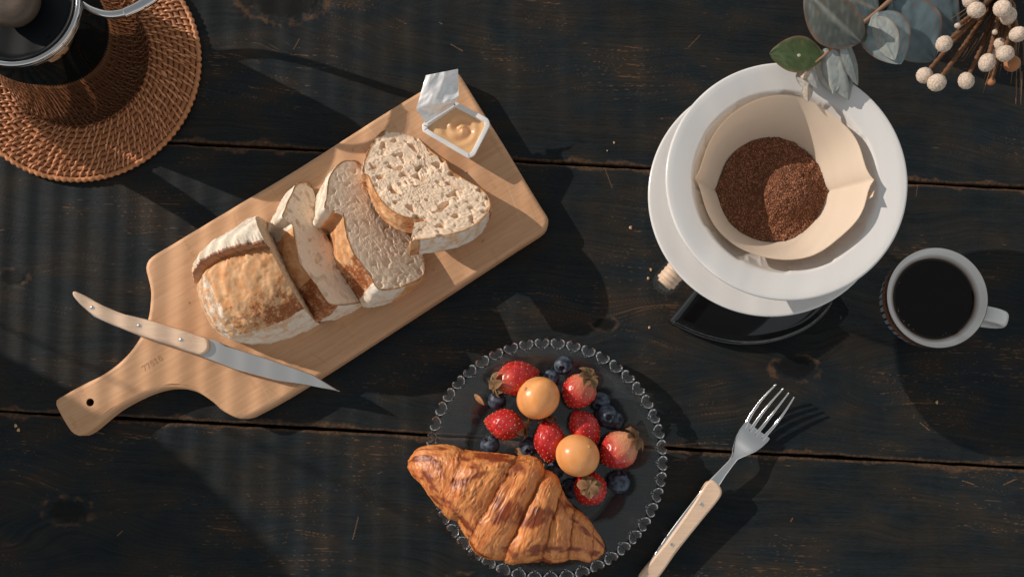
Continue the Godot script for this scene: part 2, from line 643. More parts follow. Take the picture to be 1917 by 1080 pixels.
# ------------------------------------------------------------------ cutting board and bread
func make_board() -> void:
	var poly := smooth([Vector2(-0.3592, -0.0221), Vector2(-0.3585, -0.0259), Vector2(-0.3528, -0.0296), Vector2(-0.3372, -0.0384), Vector2(-0.3216, -0.0464), Vector2(-0.306, -0.0591), Vector2(-0.2956, -0.0734), Vector2(-0.289, -0.0895), Vector2(-0.2873, -0.104), Vector2(-0.2877, -0.1138), Vector2(-0.2906, -0.1245), Vector2(-0.292, -0.1301), Vector2(-0.2909, -0.1352), Vector2(-0.2864, -0.1404), Vector2(-0.2673, -0.1524), Vector2(-0.217, -0.1836), Vector2(-0.1706, -0.2123), Vector2(-0.1026, -0.2571), Vector2(-0.0731, -0.2757), Vector2(-0.0533, -0.2881), Vector2(-0.0473, -0.2908), Vector2(-0.0425, -0.289), Vector2(-0.0382, -0.2824), Vector2(-0.0239, -0.2589), Vector2(-0.0079, -0.2329), Vector2(0.0088, -0.2045), Vector2(0.0228, -0.181), Vector2(0.0275, -0.1736), Vector2(0.0292, -0.1689), Vector2(0.0275, -0.1624), Vector2(0.0219, -0.1572), Vector2(0.0006, -0.1434), Vector2(-0.067, -0.0985), Vector2(-0.1543, -0.0414), Vector2(-0.1837, -0.0234), Vector2(-0.2007, -0.0142), Vector2(-0.206, -0.0117), Vector2(-0.2127, -0.0108), Vector2(-0.219, -0.0125), Vector2(-0.2284, -0.0175), Vector2(-0.2365, -0.0246), Vector2(-0.2493, -0.0322), Vector2(-0.2653, -0.0347), Vector2(-0.2808, -0.0322), Vector2(-0.2969, -0.0255), Vector2(-0.3125, -0.0163), Vector2(-0.3279, -0.0033), Vector2(-0.3336, 0.0008), Vector2(-0.3389, 0.0025), Vector2(-0.3436, 0.0012), Vector2(-0.347, -0.0017), Vector2(-0.3537, -0.0117)], 300)
	var hole := PackedVector2Array()
	var hc := Vector3(-0.3314, 0.018, -0.0237)
	for j in 20:
		hole.append(Vector2(hc.x, hc.z) + Vector2.from_angle(TAU * j / 20) * 0.0031)
	var w := 1024
	var h := 512
	var na := noise(41, 1.0, FastNoiseLite.TYPE_SIMPLEX_SMOOTH, 2)
	var im := Image.create(w, h, false, Image.FORMAT_RGB8)
	for y in h:
		var v := y / float(h) * 0.26
		for x in w:
			var u := x / float(w) * 0.48
			var g := v + 0.003 * na.get_noise_2d(u * 6.0, v * 12.0)
			var strip := floorf(v / 0.0195)
			var tone := 0.10 * sin(strip * 12.9898) + 0.22 * na.get_noise_2d(u * 7.0 + strip * 13.0, g * 260.0) + 0.20 * na.get_noise_2d(u * 26.0, g * 1500.0) + 0.16 * na.get_noise_2d(u * 5.0 + 60.0, v * 16.0)
			var c := mix3(Color(0.50, 0.255, 0.120), Color(0.73, 0.445, 0.265), 0.62 + 1.0 * tone)
			var node_ := absf(fposmod(u + 0.083 * sin(strip * 7.3), 0.19) - 0.09)
			c = mix3(c, Color(0.36, 0.175, 0.075), 0.35 * smoothstep(0.0026, 0.0004, node_) * (0.4 + na.get_noise_2d(u * 90.0, g * 500.0)))
			im.set_pixel(x, y, c.linear_to_srgb())
	for k in 46:      # knife scores and rubbed-in flour
		var p := Vector2(rng.randf_range(0.25, 0.95) * w, rng.randf_range(0.1, 0.9) * h)
		var d := Vector2(0.25, 1).rotated(rng.randfn(0.0, 0.45)) * rng.randf_range(20, 95)
		var strong := rng.randf_range(0.08, 0.26)
		for j in 160:
			var q := p + d * j / 160.0
			if q.x >= 1 and q.y >= 1 and q.x < w - 1 and q.y < h - 1:
				im.set_pixelv(q, mix3(im.get_pixelv(q).srgb_to_linear(), Color(0.30, 0.15, 0.07) if k % 3 else Color(0.85, 0.66, 0.46), strong * sin(PI * j / 160.0)).linear_to_srgb())
	var m := mat(1, 1, 1, 0.5)
	m.metallic_specular = 0.3
	m.albedo_texture = ImageTexture.create_from_image(im)
	var t := thing("cutting_board", "bamboo cutting board with a handle and hanging hole, holding the sliced bread", "cutting board")
	# texture runs along the board
	var ang := -0.5446
	var uvm := Transform2D(0.0, Vector2(0.5, 0.5)) * Transform2D(Vector2(1.0 / 0.48, 0), Vector2(0, 1.0 / 0.26), Vector2.ZERO) * Transform2D(-ang, Vector2.ZERO) * Transform2D(0.0, Vector2(0.165, 0.155))
	var s := slab(poly, rounded_steps(0.0006, 0.018, 0.0035), uvm, hole)
	built("board", s, m, t, false)
	s = surf()
	for k in 2:
		for p in hole:
			put(s, Vector3(p.x, 0.018 - 0.0173 * k, p.y), Color.WHITE, uvm * p)
	weave(s, 0, 2, 20, true)
	built("hanging_hole", s, mat(0.12, 0.06, 0.03, 0.8), t, false)
	# branded number near the handle
	var txt := TextMesh.new()
	txt.text = "77516"
	txt.font = SystemFont.new()
	txt.font.font_names = PackedStringArray(["Droid Serif"])
	txt.font_size = 24
	txt.pixel_size = 0.00027
	txt.depth = 0.0002
	var burnt := mat(0.46, 0.25, 0.12, 0.7)
	var o := obj("branded_number", txt, burnt, t)
	var a := Vector3(-0.2836, 0.018, -0.0544)
	var up_dir := Vector3(-0.2771, 0.018, -0.0603)
	o.transform = Transform3D(Basis(Vector3.UP, 0.56) * Basis(Vector3.RIGHT, -PI / 2), Vector3(a.x, 0.01808, a.z))

func crust_color(p: Vector3, flour: float, burn: float) -> Color:
	var a := n1.get_noise_3d(p.x * 90, p.y * 90, p.z * 90)
	var b := 0.7 * n1.get_noise_3d(p.x * 420 + 9, p.y * 420, p.z * 420) + 0.55 * n1.get_noise_3d(p.x * 1100, p.y * 1100, p.z * 1100 + 4)
	var c := mix3(Color(0.72, 0.42, 0.215), Color(0.62, 0.29, 0.115), 0.5 + 1.2 * a)
	c = mix3(c, Color(0.30, 0.085, 0.020), smoothstep(0.0, 0.5, burn + 0.55 * a + 0.7 * b))
	c = mix3(c, Color(0.80, 0.71, 0.59), smoothstep(-0.10, 0.35, flour + 0.5 * a + 0.5 * b - 0.3))
	c = mix3(c, Color(0.70, 0.52, 0.32), smoothstep(0.25, 0.5, b + 0.2 * flour) * 0.55)
	return c

# a slice: cut face in the plane of the frame, crust running back from its outline
func slice(t: Node3D, place: Transform3D, outline: Array, thick: float, pore: float, crust: Callable, seed_: int, spread := 0.0) -> void:
	var n := 320
	var poly := smooth(outline, n)
	var area := 0.0
	for i in n:
		area += poly[i].cross(poly[(i + 1) % n])
	var nn := normals2(poly)
	var mid := Vector2.ZERO
	for p in poly:
		mid += p / n
	var rings := 84
	var s := surf()
	var sd := Vector2(seed_ * 3.7, seed_ * 1.9)
	for k in rings:
		var f := 1.0 - float(k) / (rings - 1) * 0.985
		for i in n:
			var p := mid.lerp(poly[i], f)
			var q := p + sd
			var away := (1.0 - f) * poly[i].distance_to(mid)
			var wob := Vector2(n2.get_noise_2d(q.x * 140, q.y * 140), n2.get_noise_2d(q.x * 140 + 50, q.y * 140)) * 0.0016
			var big := cell.get_noise_2d((q.x * 0.8 + q.y * 0.6 + wob.x) * 95, (q.y * 0.8 - q.x * 0.6 + wob.y) * 190)
			var small := cell.get_noise_2d((q.x + wob.x) * 300, (q.y + wob.y) * 390)
			var pick := smoothstep(-0.15, 0.35, n1.get_noise_2d(q.x * 60 + 5, q.y * 60))
			var hole := smoothstep(-0.66, -0.90, big) * pick * pore + 0.24 * smoothstep(-0.55, -0.95, small) * pore
			var huge := smoothstep(0.46, 0.62, n2.get_noise_2d(q.x * 75 + 20, q.y * 95)) * smoothstep(0.40, 0.9, pore)
			var rough := n1.get_noise_2d(q.x * 500, q.y * 500)
			var y := -0.0016 * minf(hole, 1.0) - 0.004 * huge + (0.0004 * rough + 0.0006 * n1.get_noise_2d(q.x * 130 + 40, q.y * 170)) * minf(1.0, pore * pore)
			y *= smoothstep(0.0, 0.0025, away + 0.0004)
			var c := mix3(Color(0.88, 0.69, 0.51), Color(0.77, 0.52, 0.345), 0.45 * minf(hole, 1.0) + 0.35 * huge + 0.15 + 0.5 * rough)
			c = mix3(Color(0.47, 0.22, 0.075), c, smoothstep(0.0003, 0.0020 + 0.0012 * rough, away))
			put(s, Vector3(p.x, y, p.y), c)
	weave(s, 0, rings, n, true)
	var tip := put(s, Vector3(mid.x, 0, mid.y), Color(0.6, 0.42, 0.27))
	for i in n:
		tri(s, (rings - 1) * n + i, (rings - 1) * n + (i + 1) % n, tip)
	built("crumb", s, M.crumb, t, false).transform = place
	s = surf()
	var deep := 22
	for k in deep:
		var f := float(k) / (deep - 1)
		for i in n:
			var p := poly[i] + nn[i] * (0.0002 + spread * f + 0.0012 * sin(PI * minf(f * 1.3, 1.0)))
			var pos := Vector3(p.x, -thick * f, p.y)
			var rr := n1.get_noise_3d(pos.x * 260 + seed_, pos.y * 260, pos.z * 260) * 0.0006 + n1.get_noise_3d(pos.x * 70, pos.y * 70, pos.z * 70 + seed_) * 0.0012
			pos += Vector3(nn[i].x, 0, nn[i].y) * rr * (0.3 if k == 0 else 1.0)
			var fb: Vector2 = crust.call(float(i) / n, f, p)
			put(s, pos, crust_color(pos + Vector3(seed_, 0, 0) * 0.1, fb.x, fb.y))
	weave(s, 0, deep, n, true)
	fan(s, (deep - 1) * n, n, Vector3(mid.x, -thick, mid.y), Color(0.6, 0.42, 0.27))
	built("crust", s, M.vcol, t, false).transform = place

func make_bread() -> void:
	# flour and burn depend on the place along the outline
	var t := thing("bread_slice", "bread slice nearest the cream tub, lying almost flat with its porous crumb up", "bread")
	slice(t, Transform3D(Vector3(-0.9683, 0.0, -0.2496), Vector3(0.1324, 0.8476, -0.5138), Vector3(0.2116, -0.5306, -0.8208), Vector3(-0.0478, 0.03, -0.2091)), [Vector2(0.0633, -0.0296), Vector2(0.0656, -0.0166), Vector2(0.0658, 0.0038), Vector2(0.0631, 0.0181), Vector2(0.0541, 0.0282), Vector2(0.0411, 0.0298), Vector2(0.0292, 0.0189), Vector2(0.0196, 0.0114), Vector2(0.0066, 0.0052), Vector2(-0.0001, -0.0038), Vector2(-0.0148, -0.0103), Vector2(-0.0277, -0.0155), Vector2(-0.0358, -0.023), Vector2(-0.0392, -0.0338), Vector2(-0.0363, -0.0466), Vector2(-0.0286, -0.0597), Vector2(-0.0162, -0.0709), Vector2(-0.0021, -0.0798), Vector2(0.0059, -0.0837), Vector2(0.0091, -0.0865), Vector2(0.0083, -0.0795), Vector2(0.0038, -0.0688), Vector2(0.0022, -0.0643), Vector2(0.0079, -0.0628), Vector2(0.0217, -0.0642), Vector2(0.0338, -0.0598), Vector2(0.045, -0.0503), Vector2(0.0536, -0.0389), Vector2(0.0588, -0.0316)], 0.017, 1.15, func(u, f, p): return Vector2(0.55 if u > 0.52 and u < 0.70 else (0.35 if u < 0.05 else -0.15), 0.0 if u > 0.70 else 0.25), 1)
	t = thing("bread_slice", "thick bread slice propped under the flat slice, flour patch on its crust", "bread")
	slice(t, Transform3D(Vector3(-0.5701, 0.0, -0.8216), Vector3(0.4911, 0.8017, -0.3407), Vector3(0.6587, -0.5977, -0.457), Vector3(-0.1021, 0.031, -0.1746)), [Vector2(0.0409, -0.0236), Vector2(0.0475, -0.0103), Vector2(0.0481, -0.0005), Vector2(0.0417, 0.0087), Vector2(0.0253, 0.0049), Vector2(0.0114, 0.0001), Vector2(-0.0012, -0.0009), Vector2(-0.0155, 0.0024), Vector2(-0.0279, 0.0073), Vector2(-0.0384, 0.0078), Vector2(-0.0484, 0.007), Vector2(-0.0596, 0.0006), Vector2(-0.0634, -0.0082), Vector2(-0.0632, -0.0201), Vector2(-0.0615, -0.0339), Vector2(-0.056, -0.0461), Vector2(-0.0459, -0.0455), Vector2(-0.0398, -0.0458), Vector2(-0.0323, -0.0461), Vector2(-0.0242, -0.0465), Vector2(-0.0105, -0.0434), Vector2(0.0007, -0.0378), Vector2(0.0092, -0.0338), Vector2(0.0131, -0.0347), Vector2(0.0146, -0.0399), Vector2(0.019, -0.0446), Vector2(0.0252, -0.0386), Vector2(0.0304, -0.0338)], 0.030, 0.62, func(u, f, p): return Vector2(0.75 if u < 0.10 or u > 0.88 else (0.6 if u > 0.545 and u < 0.645 else -0.25), 0.45 if u > 0.645 and u < 0.73 else -0.25), 2)
	t = thing("bread_slice", "narrow upright bread slice between the loaf end and the thick slice", "bread")
	slice(t, Transform3D(Vector3(-0.493, 0.0, -0.87), Vector3(0.6106, 0.7124, -0.346), Vector3(0.6198, -0.7018, -0.3512), Vector3(-0.152, 0.041, -0.1459)), [Vector2(0.0441, 0.0036), Vector2(0.05, 0.0109), Vector2(0.0515, 0.0183), Vector2(0.0487, 0.0249), Vector2(0.0339, 0.0223), Vector2(0.0182, 0.0152), Vector2(0.004, 0.0134), Vector2(-0.0121, 0.0154), Vector2(-0.0312, 0.0177), Vector2(-0.0465, 0.0203), Vector2(-0.0544, 0.0208), Vector2(-0.0563, 0.0109), Vector2(-0.0545, -0.003), Vector2(-0.0507, -0.0158), Vector2(-0.0433, -0.0186), Vector2(-0.0299, -0.0197), Vector2(-0.0208, -0.022), Vector2(-0.0135, -0.0232), Vector2(-0.0012, -0.0198), Vector2(0.0099, -0.0151), Vector2(0.0195, -0.0114), Vector2(0.0238, -0.0114), Vector2(0.0272, -0.016), Vector2(0.0327, -0.0107), Vector2(0.0389, -0.0038)], 0.028, 0.62, func(u, f, p): return Vector2(0.8 if u < 0.10 or u > 0.86 else (0.6 if u > 0.46 and u < 0.585 else -0.25), 0.5 if u > 0.58 and u < 0.70 else -0.25), 3)
	make_heel()

func make_heel() -> void:
	var t := thing("loaf_end", "domed crusty end of the sourdough loaf with a floury ear, beside the knife", "bread")
	var a := Vector3(-0.1966, 0.018, -0.168)
	var b := Vector3(-0.1521, 0.018, -0.0857)
	var mid := (a + b) / 2
	var across := (b - a) / 2            # towards the near side
	var w := across.length()
	across = across.normalized()
	var axis := Vector3(-across.z, 0, across.x)   # towards the rounded end
	if axis.x > 0:
		axis = -axis
	var long := 0.074
	var high := 0.060
	var s := surf()
	var nu := 130
	var nv := 280
	for i in nu:
		var f := 1.0 - pow(1.0 - float(i) / (nu - 1), 1.5)
		var g := pow(maxf(0.0, 1.0 - pow(f, 2.6)), 0.5)
		# the score runs from the cut face down towards the rounded end; the far lip stands over it
		var line := 0.43 - 0.16 * f - 0.10 * f * f + 0.010 * n1.get_noise_1d(f * 25.0)
		var near_f := smoothstep(0.95, 0.78, f)
		var split := 120
		for j in nv:
			var h: float = line * j / split if j <= split else line + (1.0 - line) * (j - split - 1) / (nv - 2 - split)
			var above := j <= split
			var ph := PI * h              # 0 far side, PI near side
			var cx := -signf(cos(ph)) * pow(absf(cos(ph)), 0.80)
			var cy := pow(sin(ph), 0.66)
			var p := mid + axis * (long * f) + across * (w * cx * (0.10 + 0.90 * g)) + Vector3.UP * (high * cy * (0.06 + 0.94 * g))
			var outn := (across * cx / w + Vector3.UP * cy / high + axis * pow(f, 1.6) / long).normalized()
			var d := h - line
			var lip := exp(-pow(d / 0.15, 2.0)) * near_f if above else 0.0
			var ditch := exp(-pow(d / 0.06, 2.0)) * near_f if not above else 0.0
			var ragged := 1.0 + 0.5 * n1.get_noise_1d(f * 70.0 + 7.0) * smoothstep(-0.05, -0.005, d)
			var nz := n1.get_noise_3d(p.x * 240, p.y * 240, p.z * 240) * 0.0005 + n1.get_noise_3d(p.x * 60, p.y * 60, p.z * 60) * 0.0016
			p += outn * (0.0065 * lip * ragged - 0.0042 * ditch + nz) + across * 0.0035 * exp(-pow(d / 0.03, 2.0)) * near_f * ragged * (1.0 if above else 0.0)
			var flour := -0.25
			var burn := -0.35
			if above:
				flour = 0.75 - 0.5 * smoothstep(0.55, 0.95, f)
			elif h > 0.80:
				flour = 0.40 + 1.6 * (h - 0.80)
				burn = -0.5
			elif h > 0.58:
				burn = 0.55 * smoothstep(0.58, 0.76, h) * smoothstep(0.75, 0.2, f)
			if f > 0.72:
				flour = maxf(flour, 0.35)
			var c := crust_color(p, flour, burn)
			if above and d > -0.012:
				c = mix3(c, Color(0.26, 0.070, 0.020), 0.85 * near_f)
			elif not above and d < 0.030:
				c = mix3(c, Color(0.50, 0.25, 0.10), 0.7 * near_f)
			put(s, p, c)
	weave(s, 0, nu, nv)
	var edge := []
	for j in nv:
		edge.append(s.v[j])
	built("crust", s, M.vcol, t, false)
	s = surf()
	var rings := 30
	for k in rings:
		var f := 1.0 - float(k) / rings
		for j in nv:
			var p: Vector3 = (mid + Vector3.UP * 0.02).lerp(edge[j], f)
			p -= axis * (0.0012 * n1.get_noise_2d(p.x * 400, p.y * 400)) * (0.0 if k == 0 else 1.0)
			put(s, p, mix3(Color(0.66, 0.48, 0.31), Color(0.5, 0.31, 0.17), 0.4 + n1.get_noise_2d(p.y * 300, p.z * 300)))
	weave(s, 0, rings, nv)
	built("crumb", s, M.vcol, t, false)

# ------------------------------------------------------------------ cutlery
func make_knife() -> void:
	var t := thing("table_knife", "knife with pale wooden riveted handle lying across the board handle", "knife")
	var steel := smooth([Vector2(-0.3462, -0.1087), Vector2(-0.345, -0.1108), Vector2(-0.3395, -0.1083), Vector2(-0.3211, -0.0994), Vector2(-0.3049, -0.0931), Vector2(-0.2876, -0.0889), Vector2(-0.2648, -0.0821), Vector2(-0.2394, -0.0741), Vector2(-0.2284, -0.0704), Vector2(-0.2259, -0.0683), Vector2(-0.2124, -0.0641), Vector2(-0.1893, -0.0569), Vector2(-0.1561, -0.0452), Vector2(-0.1342, -0.0319), Vector2(-0.1609, -0.0369), Vector2(-0.1847, -0.0407), Vector2(-0.2162, -0.049), Vector2(-0.2436, -0.0595), Vector2(-0.2643, -0.0666), Vector2(-0.2917, -0.0754), Vector2(-0.3125, -0.0834), Vector2(-0.3287, -0.0905), Vector2(-0.34, -0.1003), Vector2(-0.3453, -0.1062)], 200, false)
	var s := slab(steel, [Vector2(0.0004, 0.0215), Vector2(0, 0.0219), Vector2(0, 0.0236), Vector2(0.0005, 0.0240)])
	built("blade", s, M.blade, t, false)
	var handle := smooth([Vector2(-0.3449, -0.1087), Vector2(-0.3437, -0.1104), Vector2(-0.339, -0.1087), Vector2(-0.333, -0.1058), Vector2(-0.3198, -0.0986), Vector2(-0.3037, -0.0923), Vector2(-0.2865, -0.0881), Vector2(-0.2637, -0.0814), Vector2(-0.2444, -0.0751), Vector2(-0.2385, -0.0726), Vector2(-0.2367, -0.0684), Vector2(-0.2374, -0.0642), Vector2(-0.2415, -0.0609), Vector2(-0.2465, -0.0613), Vector2(-0.2633, -0.0672), Vector2(-0.2906, -0.0759), Vector2(-0.3113, -0.0839), Vector2(-0.3275, -0.0915), Vector2(-0.3378, -0.0999), Vector2(-0.3431, -0.1053)], 160)
	s = slab(handle, rounded_steps(0.0237, 0.0274, 0.0016))
	built("handle_scale", s, M.handle_wood, t, false)
	s = slab(inset(handle, 0.0004), rounded_steps(0.0185, 0.0217, 0.0015))
	built("handle_scale", s, M.handle_wood, t, false)
	for p in [Vector3(-0.3285, 0.0272, -0.0973), Vector3(-0.2912, 0.0272, -0.083), Vector3(-0.258, 0.0272, -0.0719)]:
		s = surf()
		ball(s, p, 0.0019, 10, 16, 0.5)
		built("rivet", s, M.steel, t)

func make_fork() -> void:
	var t := thing("fork", "steel fork with pale wooden riveted handle, tines pointing up the table", "fork")
	# centre line with half width, height, half thickness
	var mids := [Vector3(0.1068, 0.007, 0.1133), Vector3(0.1157, 0.008, 0.0987), Vector3(0.127, 0.009, 0.0825), Vector3(0.1388, 0.0105, 0.0663), Vector3(0.1505, 0.012, 0.0504), Vector3(0.1566, 0.0135, 0.0416), Vector3(0.1644, 0.015, 0.0316), Vector3(0.1712, 0.0155, 0.0237), Vector3(0.1747, 0.015, 0.0192), Vector3(0.1796, 0.0125, 0.0138), Vector3(0.1846, 0.0095, 0.0092), Vector3(0.1894, 0.0075, 0.0042), Vector3(0.1934, 0.007, 0.0), Vector3(0.1952, 0.007, -0.0025)]
	var halfs := [0.0056, 0.0058, 0.0059, 0.0058, 0.0054, 0.0051, 0.0038, 0.0029, 0.0032, 0.0068, 0.0098, 0.0114, 0.0118, 0.0118]
	var thick := [0.0012, 0.0012, 0.0012, 0.0013, 0.0015, 0.0022, 0.0024, 0.0020, 0.0015, 0.0011, 0.0010, 0.0010, 0.0010, 0.0010]
	var n := 90
	var s := surf()
	var path := curve3(mids, n)
	var seg := 20
	var dir: Vector3 = (mids[13] - mids[0])
	dir.y = 0
	dir = dir.normalized()
	var side := Vector3(-dir.z, 0, dir.x)
	for k in n:
		var f := float(k) / (n - 1) * 13.0
		var i := mini(int(f), 12)
		var hw := lerpf(halfs[i], halfs[i + 1], f - i)
		var th := lerpf(thick[i], thick[i + 1], f - i)
		var bowl := smoothstep(8.6, 11.0, f)
		for j in seg:
			var w := TAU * j / seg
			var x := signf(cos(w)) * pow(absf(cos(w)), 0.7)
			var y := signf(sin(w)) * pow(absf(sin(w)), 0.8)
			put(s, path[k] + side * hw * x + Vector3.UP * (th * y + bowl * 0.0022 * (x * x - 0.5)))
	weave(s, 0, n, seg, true)
	fan(s, 0, seg, path[0])
	fan(s, (n - 1) * seg, seg, path[n - 1])
	built("fork_head", s, M.steel, t)
	var roots := [Vector3(0.1863, 0.007, -0.0063), Vector3(0.1907, 0.0062, -0.0034), Vector3(0.1951, 0.0062, 0.0), Vector3(0.2001, 0.007, 0.003)]
	var tips := [Vector3(0.2078, 0.0185, -0.038), Vector3(0.2132, 0.0185, -0.0347), Vector3(0.2175, 0.0185, -0.0313), Vector3(0.2216, 0.0185, -0.0279)]
	for k in 4:
		var a: Vector3 = roots[k] - dir * 0.003
		var b: Vector3 = tips[k]
		var pts := []
		for j in 20:
			var f := j / 19.0
			var p := a.lerp(b, f)
			p.y = lerpf(a.y, b.y, f * f * 0.75 + f * 0.25)
			p += side * (k - 1.5) * 0.0012 * sin(PI * f)
			pts.append(p)
		s = surf()
		tube(s, pts, func(f): return 0.00165 * (1.0 - 0.62 * f), func(f): return 0.00125 * (1.0 - 0.5 * f), 12, null, Vector3.UP, 0.8)
		built("tine", s, M.steel, t)
	var handle := smooth([Vector2(0.099, 0.1133), Vector2(0.1096, 0.0982), Vector2(0.1227, 0.0818), Vector2(0.1411, 0.0558), Vector2(0.1501, 0.0413), Vector2(0.1535, 0.0375), Vector2(0.1573, 0.0371), Vector2(0.1618, 0.0409), Vector2(0.1638, 0.0463), Vector2(0.1608, 0.0525), Vector2(0.1484, 0.0678), Vector2(0.1293, 0.0916), Vector2(0.111, 0.1157)], 140)
	# the scale follows the fork's slope
	var st := rounded_steps(0.0, 0.0036, 0.0018)
	s = slab(handle, st)
	var near_: Vector3 = mids[0]
	var far_: Vector3 = mids[5]
	for k in s.v.size():
		var f: float = clampf((s.v[k] - near_).dot(dir) / (far_ - near_).dot(dir), -0.1, 1.05)
		s.v[k].y += lerpf(near_.y, far_.y, f) + 0.0012
	built("handle_scale", s, M.handle_wood, t, false)
	s = slab(inset(handle, 0.0003), st)
	for k in s.v.size():
		var f: float = clampf((s.v[k] - near_).dot(dir) / (far_ - near_).dot(dir), -0.1, 1.05)
		s.v[k].y += lerpf(near_.y, far_.y, f) - 0.0046
	built("handle_scale", s, M.handle_wood, t, false)
	for p in [Vector3(0.1476, 0.017, 0.0554), Vector3(0.1245, 0.0142, 0.0867)]:
		s = surf()
		var on: float = clampf((p - near_).dot(dir) / (far_ - near_).dot(dir), 0.0, 1.0)
		ball(s, Vector3(p.x, lerpf(near_.y, far_.y, on) + 0.0049, p.z), 0.0017, 10, 16, 0.5)
		built("rivet", s, M.steel, t)

# ------------------------------------------------------------------ cream tub
func make_tub() -> void:
	var t := thing("cream_tub", "small white plastic tub of orange cream with its foil lid peeled back", "tub")
	var rim := smooth([Vector2(-0.0472, -0.2583), Vector2(-0.0443, -0.2592), Vector2(-0.0405, -0.2574), Vector2(-0.022, -0.2475), Vector2(-0.0186, -0.245), Vector2(-0.0174, -0.2415), Vector2(-0.0182, -0.2377), Vector2(-0.0274, -0.2193), Vector2(-0.0294, -0.2159), Vector2(-0.0332, -0.2141), Vector2(-0.0374, -0.2154), Vector2(-0.0672, -0.2334), Vector2(-0.0701, -0.2364), Vector2(-0.0706, -0.2402), Vector2(-0.0685, -0.2428)], 120)
	var m := mat(0.80, 0.79, 0.78, 0.35)
	var white := slab(rim, [Vector2(0.0075, 0.0185), Vector2(0.0065, 0.0190), Vector2(0.0040, 0.0350), Vector2(0.0002, 0.0366), Vector2(0.0, 0.0371), Vector2(0.0002, 0.0377), Vector2(0.0006, 0.0380), Vector2(0.0034, 0.0380), Vector2(0.0038, 0.0376), Vector2(0.0044, 0.0330)])
	built("tub", white, m, t, false)
	# cream with a spooned swirl
	var mid := Vector2.ZERO
	for p in rim:
		mid += p / rim.size()
	var inner := PackedVector2Array()
	for p in rim:
		inner.append(mid + (p - mid) * (1.0 - 0.0040 / p.distance_to(mid)))
	var s := surf()
	var rings := 40
	for k in rings:
		var f := 1.0 - float(k) / rings
		for p in inner:
			var q := mid.lerp(p, f)
			var d := q - mid - Vector2(0.002, -0.001)
			var r := d.length()
			var a := d.angle()
			var y := 0.0352 + 0.0013 * sin(r * 560.0 - a + 0.4) * smoothstep(0.017, 0.008, r) + 0.0012 * smoothstep(0.006, 0.0, r) + 0.0004 * n2.get_noise_2d(q.x * 90, q.y * 90)
			put(s, Vector3(q.x, y, q.y))
	weave(s, 0, rings, inner.size(), true)
	fan(s, (rings - 1) * inner.size(), inner.size(), Vector3(mid.x, 0.0358, mid.y))
	var cream := mat(0.88, 0.50, 0.245, 0.30)
	cream.subsurf_scatter_enabled = true
	cream.subsurf_scatter_strength = 0.3
	built("cream", s, cream, t, false)
	# foil lid hinged on the rim's far left edge, bent up and crumpled
	var h0 := Vector3(-0.068, 0.0385, -0.2414)
	var h1 := Vector3(-0.0459, 0.0385, -0.256)
	var e0 := Vector3(-0.0672, 0.047, -0.277)
	var e1 := Vector3(-0.0421, 0.049, -0.2814)
	var m0 := Vector3(-0.0745, 0.046, -0.2509)
	var m1 := Vector3(-0.0417, 0.044, -0.2614)
	s = surf()
	var nu := 34
	var nv := 30
	for i in nu:
		var f := float(i) / (nu - 1)
		var l: Vector3 = h0.lerp(m0, minf(f * 2.2, 1.0)) if f < 0.45 else m0.lerp(e0, (f - 0.45) / 0.55)
		var r: Vector3 = h1.lerp(m1, minf(f * 2.2, 1.0)) if f < 0.45 else m1.lerp(e1, (f - 0.45) / 0.55)
		for j in nv:
			var g := float(j) / (nv - 1)
			var p := l.lerp(r, g)
			var crease := absf(fposmod(f * 1.1 + g * 0.9, 1.0) - 0.5) * 0.007 + absf(fposmod(f * 0.7 - g * 0.55 + 0.4, 1.0) - 0.5) * 0.005
			var lift := crease + 0.0022 * n1.get_noise_2d(f * 1.6, g * 1.6) + 0.0035 * sin(PI * g) * f
			p += Vector3(0.1, 1.0, 0.35) * lift * smoothstep(0.0, 0.25, f)
			put(s, p)
	weave(s, 0, nu, nv)
	var foil := mat(0.88, 0.88, 0.88, 0.38, 0.3)
	built("foil_lid", s, foil, t, false)

